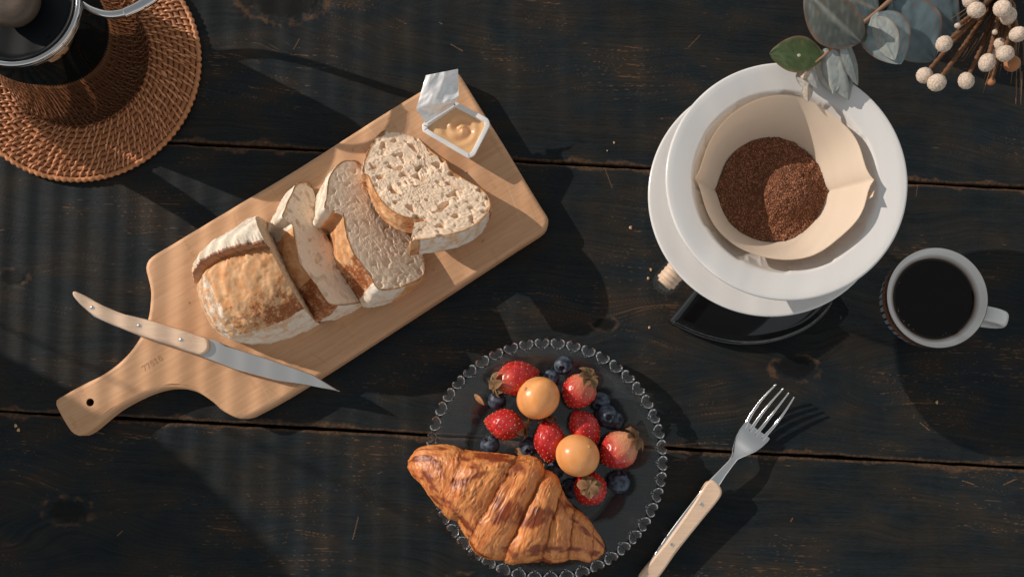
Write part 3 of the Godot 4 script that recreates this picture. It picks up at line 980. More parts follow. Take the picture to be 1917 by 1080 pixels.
# ------------------------------------------------------------------ plate, croissant, fruit
func make_plate() -> void:
	var t := thing("glass_plate", "round clear glass plate edged with a ring of glass hearts", "plate", Vector3(0.0268, 0, 0.0206))
	var s := surf()
	lathe(s, [Vector2(0.0, 0.0040), Vector2(0.0555, 0.0040), Vector2(0.0565, 0.0030), Vector2(0.0568, 0.0006), Vector2(0.0600, 0.0006), Vector2(0.0604, 0.0032), Vector2(0.0640, 0.0062), Vector2(0.0800, 0.0130), Vector2(0.0838, 0.0142), Vector2(0.0850, 0.0146), Vector2(0.0885, 0.0152), Vector2(0.0890, 0.0160), Vector2(0.0885, 0.0172), Vector2(0.0852, 0.0172), Vector2(0.0838, 0.0186), Vector2(0.0822, 0.0176), Vector2(0.0790, 0.0160), Vector2(0.0645, 0.0098), Vector2(0.0612, 0.0076), Vector2(0.0590, 0.0070), Vector2(0.0, 0.0070)], 160)
	built("dish", s, M.pane, t)
	# one heart: a puffed outline
	var out := PackedVector2Array()
	for j in 56:
		var a := TAU * j / 56
		out.append(Vector2(16.0 * pow(sin(a), 3.0), 13.0 * cos(a) - 5.0 * cos(2 * a) - 2.0 * cos(3 * a) - cos(4 * a)) * 0.000365)
	s = surf()
	var rows := 17
	for k in rows:
		var f := PI * k / (rows - 1)
		for p in out:
			var q := p * sin(f)
			put(s, Vector3(q.x, cos(f) * 0.0036, q.y + 0.0006))
	weave(s, 0, rows, 56, true)
	var heart := to_mesh(s)
	var count := 46
	for k in count:
		var a := TAU * (k + 0.25) / count
		var o := obj("heart_bead", heart, M.glass, t)
		var dir := Vector3(cos(a), 0, sin(a))
		# the point of each heart turns to the middle
		o.transform = Transform3D(Basis(Vector3(-dir.z, 0, dir.x), Vector3.UP, dir), dir * 0.0898 + Vector3.UP * 0.0165)
	s = surf()
	for k in count:
		var a := TAU * (k + 0.75) / count
		ball(s, Vector3(cos(a) * 0.0918, 0.0165, sin(a) * 0.0918), 0.0011, 6, 8)
	built("glass_links", s, M.glass, t).set_meta("kind", "stuff")

func make_croissant() -> void:
	var t := thing("croissant", "golden brown flaky croissant on the near left of the glass plate", "croissant")
	var up := [Vector3(-0.0802, 0.026, 0.0214), Vector3(-0.0725, 0.03, 0.0115), Vector3(-0.0587, 0.033, 0.0086), Vector3(-0.0443, 0.035, 0.0085), Vector3(-0.0311, 0.038, 0.013), Vector3(-0.0164, 0.04, 0.0145), Vector3(-0.0002, 0.04, 0.0153), Vector3(0.0128, 0.04, 0.0161), Vector3(0.0217, 0.04, 0.0186), Vector3(0.0274, 0.038, 0.0259), Vector3(0.034, 0.036, 0.032), Vector3(0.0388, 0.035, 0.0397), Vector3(0.0422, 0.033, 0.0495), Vector3(0.0496, 0.031, 0.0569), Vector3(0.0578, 0.029, 0.0643), Vector3(0.0654, 0.026, 0.0747), Vector3(0.0708, 0.024, 0.085), Vector3(0.0709, 0.022, 0.0901)]
	var dn := [Vector3(-0.0808, 0.024, 0.0272), Vector3(-0.0761, 0.025, 0.0341), Vector3(-0.0693, 0.026, 0.0406), Vector3(-0.0634, 0.027, 0.0495), Vector3(-0.0567, 0.028, 0.0587), Vector3(-0.0493, 0.028, 0.0652), Vector3(-0.0419, 0.028, 0.0684), Vector3(-0.0353, 0.028, 0.0822), Vector3(-0.0279, 0.028, 0.0918), Vector3(-0.0157, 0.027, 0.0972), Vector3(-0.0035, 0.027, 0.1), Vector3(0.0129, 0.026, 0.0985), Vector3(0.026, 0.026, 0.0997), Vector3(0.0383, 0.025, 0.0986), Vector3(0.0498, 0.024, 0.0971), Vector3(0.0593, 0.023, 0.0993), Vector3(0.0672, 0.022, 0.0954), Vector3(0.0705, 0.022, 0.0917)]
	var nu := 300
	var nv := 130
	var A := curve3(up, nu)
	var B := curve3(dn, nu)
	# where one layer of dough ends over the next
	var bounds := [0.235, 0.40, 0.545, 0.665, 0.765, 0.875]
	var nf := noise(77, 1.0, FastNoiseLite.TYPE_SIMPLEX_SMOOTH, 4)
	var s := surf()
	for i in nu:
		var u := float(i) / (nu - 1)
		var m: Vector3 = (A[i] + B[i]) / 2
		var half: Vector3 = (A[i] - B[i]) / 2
		half.y = 0
		var w := half.length()
		var hh := minf(w * 0.72, 0.0215) + 0.004 * sin(PI * u)
		for j in nv:
			var ph := TAU * j / nv
			var c := cos(ph)
			var sn := sin(ph)
			var slant := u + 0.018 * c + 0.012 * nf.get_noise_1d(ph * 1.5 + 3.0)
			var lobe := 0.0
			var lip := 0.0
			var prev := -0.05
			var seq := 0
			for k in bounds.size() + 1:
				var e: float = bounds[k] if k < bounds.size() else 1.06
				if slant < e:
					var f: float = (slant - prev) / (e - prev)
					# centre lobe lies over both neighbours
					var g := f if k < 3 else 1.0 - f
					if k == 3:
						lobe = pow(maxf(sin(PI * clampf(f, 0.0, 1.0)), 0.0), 0.45)
					else:
						lobe = pow(clampf(1.0 - pow(absf(g - 0.42) / 0.60, 2.2), 0.0, 1.0), 0.6)
					lip = minf(f, 1.0 - f) * (e - prev)
					seq = k
					break
				prev = e
			var layer := nf.get_noise_3d(slant * 70.0, c * 1.1 + seq * 5.0, sn * 1.1)
			var flake := 1.0 - absf(nf.get_noise_3d(slant * 150.0 + 30.0, c * 2.2 + seq * 3.0, sn * 2.2)) * 2.2
			var lump := nf.get_noise_3d(u * 9.0, c * 1.8, sn * 1.8)
			var terrace := fposmod(slant * 46.0 + 2.4 * nf.get_noise_3d(u * 16.0, c * 1.7, sn * 1.7 + seq), 1.0)
			var loose := smoothstep(-0.1, 0.35, nf.get_noise_3d(u * 22.0 + 60.0, c * 2.4, sn * 2.4))
			var swell := 0.73 + 0.27 * lobe + 0.065 * lump + 0.026 * layer + 0.014 * flake
			if seq == 3:
				swell += 0.05
			var px := signf(c) * pow(absf(c), 0.90)
			var py := signf(sn) * pow(absf(sn), 0.85)
			swell += 0.050 * loose * (pow(terrace, 1.6) - 0.3)
			var p := m + half * px * (0.90 + 0.13 * (swell - 0.8) / 0.2 * 0.55) + Vector3.UP * hh * py * swell
			p.y = maxf(p.y, 0.0076 + 0.0004 * layer)
			p += A[i].direction_to(B[i]).cross(Vector3.UP) * 0.0009 * nf.get_noise_3d(u * 40, c * 4, sn * 4)
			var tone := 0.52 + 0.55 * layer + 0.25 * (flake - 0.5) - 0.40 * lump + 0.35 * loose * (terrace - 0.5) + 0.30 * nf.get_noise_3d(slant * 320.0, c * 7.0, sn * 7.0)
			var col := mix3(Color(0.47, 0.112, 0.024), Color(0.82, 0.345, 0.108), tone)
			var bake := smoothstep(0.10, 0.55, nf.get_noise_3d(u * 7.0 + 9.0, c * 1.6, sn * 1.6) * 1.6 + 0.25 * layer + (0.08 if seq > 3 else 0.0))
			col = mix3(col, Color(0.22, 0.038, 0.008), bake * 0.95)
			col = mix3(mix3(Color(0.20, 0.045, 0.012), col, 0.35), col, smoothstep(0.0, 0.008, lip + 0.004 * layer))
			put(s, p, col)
	weave(s, 0, nu, nv, true)
	fan(s, 0, nv, (A[0] + B[0]) / 2, Color(0.45, 0.15, 0.04))
	fan(s, (nu - 1) * nv, nv, (A[nu - 1] + B[nu - 1]) / 2, Color(0.45, 0.15, 0.04))
	var m := vmat(0.46)
	m.clearcoat_enabled = true
	m.clearcoat = 0.06
	m.clearcoat_roughness = 0.25
	built("pastry", s, m, t)

func leaf(base: Vector3, tip: Vector3, wide: float, face: Vector3, fold: float, curl: float, color: Callable, fat := 0.8, twist := 0.0) -> Dictionary:
	var s := surf()
	var nu := 22
	var nv := 13
	var d := tip - base
	var side := d.cross(face).normalized()
	var up := side.cross(d).normalized()
	for i in nu:
		var f := float(i) / (nu - 1)
		var w := wide * pow(sin(PI * pow(clampf(f, 0.001, 0.999), fat)), 0.72)
		var tw := twist * f
		var sd := side * cos(tw) + up * sin(tw)
		var un := up * cos(tw) - side * sin(tw)
		for j in nv:
			var g := float(j) / (nv - 1) * 2.0 - 1.0
			var p := base + d * f + sd * g * w + un * (fold * absf(g) * w + curl * d.length() * sin(PI * f)) + un * wide * 0.06 * n1.get_noise_2d(f * 4.0 + base.x * 90.0, g * 2.0)
			put(s, p, color.call(f, g))
	weave(s, 0, nu, nv)
	return s

func strawberry(mid: Vector3, axis: Vector3, r: float, long: float, label: String, pale: float, sepals: int, seed_: int) -> void:
	var t := thing("strawberry", label, "strawberry", mid, "strawberries on the glass plate")
	axis = axis.normalized()   # from leafy end to tip
	var sx := axis.cross(Vector3(0.3, 0.9, 0.2)).normalized()
	var frame := Basis(sx, axis, sx.cross(axis))
	var pits := []
	var count := 110
	for k in count:
		var f := (k + 0.7) / count
		pits.append(Vector2(0.08 + 0.90 * f, k * 2.39996))
	var s := surf()
	var seeds := surf()
	var nu := 46
	var nv := 84
	var prof := func(f: float) -> Vector2:   # f 0 at the leaves, 1 at the tip
		var a := f * PI
		var rr := pow(sin(a * (0.86 + 0.14 * f)), 0.72) * (1.08 - 0.42 * f)
		if f > 0.97:
			rr *= (1.0 - f) / 0.03 * 0.5 + 0.5
		return Vector2(rr * r, (f - 0.46) * long)
	for i in nu:
		var f := float(i) / (nu - 1)
		var q: Vector2 = prof.call(f)
		if i == nu - 1 or i == 0:
			q.x = 0.0
		for j in nv:
			var a := TAU * j / nv
			var lump := 1.0 + 0.07 * n1.get_noise_3d(cos(a) * 1.3 + seed_, f * 2.2, sin(a) * 1.3)
			var dent := 0.0
			for p in pits:
				var da := absf(angle_difference(a, p.y)) * q.x
				var dl := absf(f - p.x) * long
				if da < 0.0016 and dl < 0.002:
					dent = maxf(dent, exp(-(da * da + dl * dl * 0.6) / 0.0000006))
			var pos := frame * Vector3(cos(a) * (q.x * lump - 0.0006 * dent), q.y, sin(a) * (q.x * lump - 0.0006 * dent))
			var red := mix3(Color(0.62, 0.040, 0.040), Color(0.44, 0.012, 0.018), 0.5 + n1.get_noise_3d(pos.x * 120 + seed_, pos.y * 120, pos.z * 120))
			red = mix3(red, Color(0.74, 0.40, 0.21), smoothstep(0.34 + 0.25 * pale, 0.05, f + 0.08 * n1.get_noise_2d(a * 2.0, seed_)) * pale)
			put(s, pos, red)
	weave(s, 0, nu, nv, true)
	var m := vmat(0.30)
	m.subsurf_scatter_enabled = true
	m.subsurf_scatter_strength = 0.06
	built("flesh", s, m, t)
	for p in pits:
		var q: Vector2 = prof.call(p.x)
		var lump := 1.0 + 0.07 * n1.get_noise_3d(cos(p.y) * 1.3 + seed_, p.x * 2.2, sin(p.y) * 1.3)
		ball(seeds, frame * Vector3(cos(p.y) * (q.x * lump - 0.0002), q.y, sin(p.y) * (q.x * lump - 0.0002)), 0.00052, 4, 6)
	var sm := mat(0.72, 0.42, 0.13, 0.4)
	built("seeds", seeds, sm, t).set_meta("kind", "stuff")
	for k in sepals:
		var a := TAU * k / sepals + seed_
		var out := frame * Vector3(cos(a), 0, sin(a))
		var base := frame * Vector3(0, -0.47 * long, 0)
		var tip := base + out * r * rng.randf_range(0.55, 0.84) + axis * r * rng.randf_range(0.02, 0.30)
		var brown := rng.randf()
		var leaf_s := leaf(base, tip, r * 0.25, -axis, 0.35, rng.randf_range(0.05, 0.2), func(f, g): return mix3(mix3(Color(0.20, 0.085, 0.035), Color(0.060, 0.055, 0.022), brown), Color(0.36, 0.20, 0.095), 0.4 * absf(g) + 0.3 * f), 0.9)
		built("sepal", leaf_s, M.vcol, t, false)

func make_fruit() -> void:
	strawberry(Vector3(0.0027, 0.023, -0.042), Vector3(0.90, -0.38, -0.30), 0.0152, 0.040, "strawberry at the far left of the fruit, lying with dried leaves outward", 0.25, 7, 1)
	strawberry(Vector3(0.0525, 0.0265, -0.0326), Vector3(-0.42, -0.62, 0.62), 0.0152, 0.034, "upright strawberry with curled brown leaves beside the far kumquat", 0.45, 7, 2)
	strawberry(Vector3(-0.0048, 0.022, -0.0062), Vector3(-0.95, -0.28, -0.18), 0.0140, 0.034, "small strawberry whose tip points at the board, between two blueberries", 0.05, 6, 3)
	strawberry(Vector3(0.0284, 0.024, 0.005), Vector3(0.03, -0.08, 1.0), 0.0136, 0.036, "strawberry between the two kumquats with its tip towards the croissant", 0.0, 5, 4)
	strawberry(Vector3(0.0563, 0.022, -0.0041), Vector3(0.55, -0.2, 0.8), 0.0132, 0.034, "leafless looking strawberry half hidden behind the near kumquat", 0.0, 0, 5)
	strawberry(Vector3(0.0834, 0.0245, 0.0128), Vector3(-0.62, -0.42, 0.52), 0.0168, 0.036, "pale shouldered strawberry at the right edge of the fruit", 0.85, 6, 6)
	strawberry(Vector3(0.0605, 0.0235, 0.0432), Vector3(0.10, -0.85, 0.15), 0.0148, 0.032, "strawberry next to the croissant with its leafy end facing up", 0.0, 7, 7)
	var names := ["kumquat resting on the far strawberries, with a pale stem scar", "kumquat nearest the croissant, resting on the near strawberries"]
	var spots := [Vector3(0.0201, 0.036, -0.0265), Vector3(0.0501, 0.036, 0.0174)]
	for k in 2:
		var t := thing("kumquat", names[k], "fruit", spots[k], "kumquats on the glass plate")
		var s := surf()
		var nu := 60
		var nv := 90
		var sq: Array = [Basis(Vector3.UP, 0.7), Basis(Vector3.UP, -0.5)]
		for i in nu + 1:
			var f := PI * i / nu
			for j in nv:
				var a := TAU * j / nv
				var d := Vector3(sin(f) * cos(a), cos(f), sin(f) * sin(a))
				var p: Vector3 = sq[k] * (d * Vector3(0.0170, 0.0162, 0.0159))
				p *= 1.0 + 0.004 * n1.get_noise_3d(p.x * 1500, p.y * 1500, p.z * 1500) + 0.012 * n1.get_noise_3d(p.x * 60, p.y * 60, p.z * 60 + k)
				put(s, p, mix3(Color(0.82, 0.34, 0.105), Color(0.87, 0.41, 0.155), 0.5 + n1.get_noise_3d(p.x * 80, p.y * 80, p.z * 80)))
		weave(s, 0, nu + 1, nv, true)
		var m := vmat(0.30)
		m.subsurf_scatter_enabled = true
		m.subsurf_scatter_strength = 0.12
		built("peel", s, m, t)
		s = surf()
		ball(s, Vector3(-0.0098, 0.0113, -0.0064) if k == 0 else Vector3(0.0080, 0.0121, -0.0065), 0.0015, 6, 10, 0.6)
		built("stem_scar", s, mat(0.62, 0.36, 0.16, 0.6) if k == 0 else mat(0.66, 0.27, 0.06, 0.5), t)
	# blueberries: one with its crown, then copies
	var where := [[1055, 684, 0.0150, 1.0, "blueberry at the far edge of the fruit, behind the upright strawberry"], [1031, 709, 0.0145, 0.95, "blueberry with its crown up between the far kumquat and the upright strawberry"], [930, 750, 0.0140, 0.95, "blueberry under the leaves of the far left strawberry"], [917, 833, 0.0150, 1.0, "pale frosted blueberry touching the croissant"], [990, 836, 0.0140, 1.0, "dark blueberry between the middle strawberries and the croissant"], [1135, 778, 0.0175, 1.15, "largest frosted blueberry, left of the pale shouldered strawberry"], [1150, 787, 0.0135, 1.0, "blueberry tucked behind the largest frosted one"], [1124, 752, 0.0140, 1.05, "blueberry in the shade below the upright strawberry"], [1158, 903, 0.0155, 1.2, "shaded blueberry at the near right of the fruit by the glass step"], [1069, 915, 0.0130, 1.0, "blueberry between the croissant and the leafy end strawberry"], [1040, 880, 0.0130, 0.95, "blueberry in the gap between the croissant and near kumquat"]]
	var first: Node3D = null
	for k in where.size():
		var q: Array = where[k]
		var o: Node3D
		if first == null:
			o = thing("blueberry", q[4], "blueberry", Vector3.ZERO, "blueberries on the glass plate")
			var s := surf()
			var nu := 40
			var nv := 56
			for i in nu + 1:
				var f := PI * i / nu
				for j in nv:
					var a := TAU * j / nv
					var star := 0.5 + 0.5 * cos(a * 5.0)
					var r := 0.0076
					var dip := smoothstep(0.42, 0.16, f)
					var lip := exp(-pow((f - 0.40) / 0.10, 2.0)) * (0.35 + 0.65 * star)
					r += 0.00085 * lip - 0.0020 * dip
					var p := Vector3(sin(f) * cos(a), cos(f) * 0.92, sin(f) * sin(a)) * r
					var bloom := smoothstep(-0.25, 0.45, n1.get_noise_3d(p.x * 190, p.y * 190, p.z * 190) + 0.12)
					var c := mix3(Color(0.012, 0.018, 0.032), Color(0.075, 0.105, 0.150), bloom)
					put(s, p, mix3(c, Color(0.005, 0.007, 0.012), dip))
			weave(s, 0, nu + 1, nv, true)
			built("skin", s, vmat(0.5), o)
			s = surf()
			for j in 5:
				var a := TAU * j / 5
				ball(s, Vector3(cos(a) * 0.0029, 0.0071, sin(a) * 0.0029), 0.0006, 5, 6, 0.6)
			built("crown", s, mat(0.05, 0.06, 0.075, 0.7), o)
			first = o
		else:
			o = first.duplicate()
			o.name = free_name("blueberry", self)
			add_child(o, true)
			o.set_meta("label", q[4])
		o.position = P(q[0], q[1], q[2])
		o.basis = Basis.from_euler(Vector3(rng.randf_range(-0.9, 0.9), rng.randf() * TAU, rng.randf_range(-0.9, 0.9))).scaled(Vector3.ONE * q[3])

# a place seen at that point of the laid table, h above it
func P(px: float, py: float, h: float) -> Vector3:
	var tilt := atan(170.0 / 1864.0)
	var a := (px - 958.5) / 1864.0
	var b := (640.0 - py) / 1864.0
	var ray := Vector3(a, -cos(tilt) + sin(tilt) * b, -sin(tilt) - cos(tilt) * b)
	return Vector3(0, 0.8, 0) + ray * ((0.8 - h) / -ray.y)

# ------------------------------------------------------------------ coffee things
func make_tray() -> void:
	var poly := smooth([Vector2(0.1259, -0.0894), Vector2(0.1281, -0.0928), Vector2(0.1464, -0.1153), Vector2(0.1663, -0.1457), Vector2(0.1905, -0.1697), Vector2(0.214, -0.1631), Vector2(0.2371, -0.1391), Vector2(0.2556, -0.111), Vector2(0.2584, -0.1041), Vector2(0.2508, -0.0937), Vector2(0.2356, -0.0817), Vector2(0.214, -0.0731), Vector2(0.1926, -0.0697), Vector2(0.1713, -0.0709), Vector2(0.15, -0.0765), Vector2(0.1331, -0.0838), Vector2(0.1276, -0.0868)], 200)
	var t := thing("black_tray", "glossy black rounded tray under the dripper stand", "tray")
	var s := slab(poly, [Vector2(0.004, 0.0006), Vector2(0.0010, 0.0014), Vector2(0.0, 0.0045), Vector2(0.0002, 0.0076), Vector2(0.0008, 0.0084), Vector2(0.0016, 0.0082), Vector2(0.0030, 0.0066), Vector2(0.0060, 0.0060), Vector2(0.0080, 0.0059)])
	built("tray", s, M.black_gloss, t, false)

func make_server() -> void:
	var t := thing("coffee_server", "glass coffee server with a wooden handle, hidden below the dripper", "coffee server", Vector3(0.178, 0.0062, -0.164))
	var s := surf()
	lathe(s, [Vector2(0.0, 0.0), Vector2(0.040, 0.0), Vector2(0.0435, 0.003), Vector2(0.044, 0.010), Vector2(0.036, 0.060), Vector2(0.030, 0.090), Vector2(0.034, 0.109), Vector2(0.0325, 0.109), Vector2(0.0285, 0.090), Vector2(0.0345, 0.060), Vector2(0.0425, 0.010), Vector2(0.041, 0.003), Vector2(0.0, 0.002)], 96)
	built("carafe", s, M.pane, t)
	var off := Vector3(-0.178, -0.0062, 0.164)
	var a := Vector3(0.1403, 0.066, -0.1411) + off
	var b := Vector3(0.114, 0.06, -0.1105) + off
	s = surf()
	var path := []
	for j in 60:
		path.append(a.lerp(b, j / 59.0))
	tube(s, path, func(f): return (0.0078 + 0.0003 * sin(f * 70.0)) * (1.0 if f < 0.95 else 0.75), null, 24)
	built("handle", s, M.handle_wood, t)
	s = surf()
	var c := a.lerp(b, 0.25)
	var e := a.lerp(b, 1.16)
	path = []
	for j in 24:
		path.append(c.lerp(e, j / 23.0))
	tube(s, path, func(f): return 0.0100 * sqrt(maxf(0.05, 1.0 - pow(f, 12.0))), null, 28)
	built("handle_sleeve", s, M.pane, t)

func make_dripper() -> void:
	var mid := Vector3(0.1785, 0, -0.1632)
	var t := thing("coffee_dripper", "white ceramic coffee dripper with a wide flange and a saucer base", "coffee dripper", mid)
	var s := surf()
	lathe(s, [Vector2(0.012, 0.1170), Vector2(0.028, 0.1165), Vector2(0.030, 0.1150), Vector2(0.034, 0.1150), Vector2(0.036, 0.1168), Vector2(0.074, 0.1165), Vector2(0.0825, 0.1186), Vector2(0.0839, 0.1198), Vector2(0.0836, 0.1209), Vector2(0.0822, 0.1213), Vector2(0.0780, 0.1209), Vector2(0.070, 0.1202), Vector2(0.040, 0.1200), Vector2(0.034, 0.1215), Vector2(0.012, 0.1215), Vector2(0.012, 0.1170)], 160)
	built("saucer_base", s, M.ceramic, t)
	s = surf()
	var prof := [Vector2(0.030, 0.1210), Vector2(0.034, 0.1230), Vector2(0.040, 0.1320), Vector2(0.0500, 0.1470), Vector2(0.0590, 0.1570), Vector2(0.0640, 0.1610), Vector2(0.0750, 0.1638), Vector2(0.0780, 0.1645), Vector2(0.0788, 0.1654), Vector2(0.0783, 0.1663), Vector2(0.0770, 0.1666), Vector2(0.0735, 0.1660), Vector2(0.0670, 0.1645), Vector2(0.0625, 0.1636), Vector2(0.0600, 0.1630), Vector2(0.0582, 0.1605), Vector2(0.0555, 0.1560), Vector2(0.0470, 0.1430), Vector2(0.0350, 0.1270), Vector2(0.0200, 0.1100), Vector2(0.012, 0.1020)]
	# spiral ribs stand out from the inner wall
	var rib := func(k: int, a: float, p: Vector2) -> float:
		if k < 13:
			return p.x
		var turn := fposmod(a * 12.0 / TAU + (0.1650 - p.y) * 22.0, 1.0)
		var saw := smoothstep(0.0, 0.12, turn) * (1.0 - 0.75 * turn)
		return p.x + (0.0022 * saw) * smoothstep(13.0, 15.0, float(k)) - 0.0004
	lathe(s, prof, 360, Vector3.ZERO, null, rib)
	built("cone", s, M.ceramic, t, false)
	# paper filter, pleated at two seams
	var f := thing("paper_filter", "unbleached cone paper filter holding the ground coffee", "coffee filter", mid + Vector3(-0.0022, 0, -0.0008))
	s = surf()
	var nu := 40
	var nv := 240
	var shape := func(k: float, a: float) -> Vector3:
		var y := lerpf(0.0900, 0.1690, k)
		var r := lerpf(0.008, 0.0562, pow(k, 0.95))
		var s0 := exp(-absf(angle_difference(a, 0.03)) / 0.10)
		var s1 := exp(-absf(angle_difference(a, PI)) / 0.10)
		r *= 1.0 - 0.02 + 0.075 * s1 + 0.10 * s0
		r += 0.0014 * n2.get_noise_2d(cos(a) * 0.5 + 5.0, sin(a) * 0.5) * k * 2.0
		# wavy folds on the right wall, where the paper stands free
		r -= k * k * smoothstep(0.1, 1.0, cos(a)) * (0.0006 + 0.0013 * sin(a * 6.0 + 1.9))
		y += 0.0012 * sin(a * 3.0 + 0.6) * k
		return Vector3(cos(a) * r, y, sin(a) * r)
	for i in nu:
		for j in nv:
			var a := TAU * j / nv
			put(s, shape.call(float(i) / (nu - 1), a))
	weave(s, 0, nu, nv, true)
	var at2: int = s.v.size()
	for i in nu:
		for j in nv:
			var a := TAU * j / nv
			var p: Vector3 = shape.call(float(i) / (nu - 1), a)
			put(s, p - Vector3(cos(a), 0, sin(a)) * 0.0004)
	weave(s, at2, nu, nv, true)
	var paper := mat(0.79, 0.67, 0.54, 0.9)
	paper.backlight_enabled = true
	paper.backlight = lin(0.40, 0.30, 0.20)
	built("paper", s, paper, f, false)
	# crimped tab at the right seam
	s = surf()
	var sp := []
	for j in 14:
		var k := j / 13.0
		sp.append(shape.call(lerpf(0.72, 1.0, k), 0.05 + 0.16 * (1.0 - absf(k - 0.5))) + Vector3(0.0030, -0.001, 0.003))
	tube(s, sp, 0.0042, 0.0004, 8)
	built("seam_tab", s, paper, f)
	# ground coffee
	var g := thing("ground_coffee", "mound of brown ground coffee inside the paper filter", "coffee grounds", mid + Vector3(-0.0022, 0, -0.0008))
	s = surf()
	var level := func(a: float, k: float) -> Vector3:
		var wall: Vector3 = shape.call(0.60, a)
		var q := Vector2(wall.x, wall.z) * k * 0.985
		var d := (q - Vector2(0.0095, 0.002)).length()
		var y := 0.1355 + 0.0135 * exp(-pow(d / 0.0185, 3.4)) + 0.0025 * k * k
		y += 0.0012 * n1.get_noise_2d(q.x * 120, q.y * 120)
		return Vector3(q.x, y, q.y)
	for i in 30:
		for j in 90:
			put(s, level.call(TAU * j / 90, i / 29.0))
	weave(s, 0, 30, 90, true)
	built("coffee_bed", s, mat(0.17, 0.062, 0.028, 0.9), g, false)
	var bit := surf()
	for i in 5:
		for j in 6:
			var fi := PI * i / 4.0
			var aj := TAU * j / 6
			put(bit, Vector3(sin(fi) * cos(aj), cos(fi) * 0.75, sin(fi) * sin(aj)) * (1.0 + 0.3 * sin(i * 3.1 + j * 2.3)))
	weave(bit, 0, 5, 6, true)
	var mm := MultiMesh.new()
	mm.transform_format = MultiMesh.TRANSFORM_3D
	mm.use_colors = true
	mm.mesh = to_mesh(bit)
	mm.instance_count = 9000
	for k in 9000:
		var a := rng.randf() * TAU
		var kk := sqrt(rng.randf()) * 1.0
		var p: Vector3 = level.call(a, kk)
		var r := 0.00032 + 0.00042 * pow(rng.randf(), 2.0)
		var bs := Basis.from_euler(Vector3(rng.randf() * 6, rng.randf() * 6, rng.randf() * 6)).scaled(Vector3(r, r * 0.8, r * 1.2))
		mm.set_instance_transform(k, Transform3D(bs, p + Vector3.UP * 0.0002))
		var tone := rng.randf()
		mm.set_instance_color(k, mix3(Color(0.15, 0.050, 0.021), Color(0.50, 0.205, 0.10), tone * tone))
	var mo := MultiMeshInstance3D.new()
	mo.name = "coffee_granules"
	mo.multimesh = mm
	mo.material_override = vmat(0.7)
	mo.set_meta("kind", "stuff")
	g.add_child(mo, true)

func make_mug() -> void:
	var mid := Vector3(0.3235, 0.05, -0.1022) * Vector3(1, 0, 1)
	var t := thing("coffee_mug", "small white enamel style mug with a brown rim and patterned side", "mug", mid)
	var s := surf()
	var prof := [Vector2(0.0, 0.0006), Vector2(0.020, 0.0006), Vector2(0.0220, 0.002), Vector2(0.0250, 0.006), Vector2(0.0315, 0.016), Vector2(0.0345, 0.0235), Vector2(0.0359, 0.0285), Vector2(0.0370, 0.034), Vector2(0.0380, 0.041), Vector2(0.0386, 0.046), Vector2(0.0389, 0.0485), Vector2(0.0388, 0.0497), Vector2(0.0384, 0.0502), Vector2(0.0379, 0.0500), Vector2(0.0374, 0.0490), Vector2(0.0345, 0.0462), Vector2(0.0310, 0.0435), Vector2(0.0290, 0.041), Vector2(0.028, 0.030), Vector2(0.020, 0.010), Vector2(0.0, 0.008)]
	var look := func(k: int, a: float, p: Vector2) -> Color:
		var white := Color(0.70, 0.69, 0.665)
		if k >= 10 and k <= 12:
			return Color(0.040, 0.022, 0.014)
		if k == 9 or k == 8:
			return Color(0.19, 0.085, 0.04)
		if k >= 5 and k <= 7:
			return Color(0.30, 0.36, 0.42) if fposmod(a * 44.0 / TAU, 1.0) > 0.28 else Color(0.015, 0.018, 0.024)
		if k < 5:
			return Color(0.03, 0.034, 0.04)
		if k >= 16:
			return Color(0.10, 0.045, 0.02)
		return white
	lathe(s, prof, 352, Vector3.ZERO, look)
	built("cup", s, vmat(0.14), t)
	s = surf()
	var dir := Vector3(0.96, 0, 0.27).normalized()
	var side := Vector3(-dir.z, 0, dir.x)
	var pts := curve3([dir * 0.0365 + Vector3.UP * 0.0405, dir * 0.047 + Vector3.UP * 0.0440, dir * 0.0555 + Vector3.UP * 0.0415, dir * 0.0585 + Vector3.UP * 0.0330, dir * 0.0545 + Vector3.UP * 0.0235, dir * 0.0450 + Vector3.UP * 0.0165, dir * 0.0300 + Vector3.UP * 0.0140], 48)
	tube(s, pts, 0.0058, 0.0034, 20, null, Vector3.UP, 0.75)
	built("handle", s, M.ceramic, t)
	var c := surf()
	lathe(c, [Vector2(0.0308, 0.0436), Vector2(0.0302, 0.0428), Vector2(0.0295, 0.0424), Vector2(0.028, 0.0423), Vector2(0.0, 0.0423)], 120)
	var coffee := mat(0.004, 0.0022, 0.0012, 0.03)
	coffee.metallic_specular = 0.35
	var o := built("coffee", c, coffee, self, false)
	o.position = mid
	tag(o, "black coffee filling the small mug", "coffee")
	c = surf()
	for k in 9:
		var a := rng.randf_range(1.2, 3.6)
		ball(c, Vector3(cos(a) * rng.randf_range(0.0278, 0.0292), 0.0423, sin(a) * rng.randf_range(0.0278, 0.0292)), rng.randf_range(0.0003, 0.0008), 6, 8, 0.6)
	built("bubbles", c, mat(0.16, 0.075, 0.035, 0.1), o).set_meta("kind", "stuff")

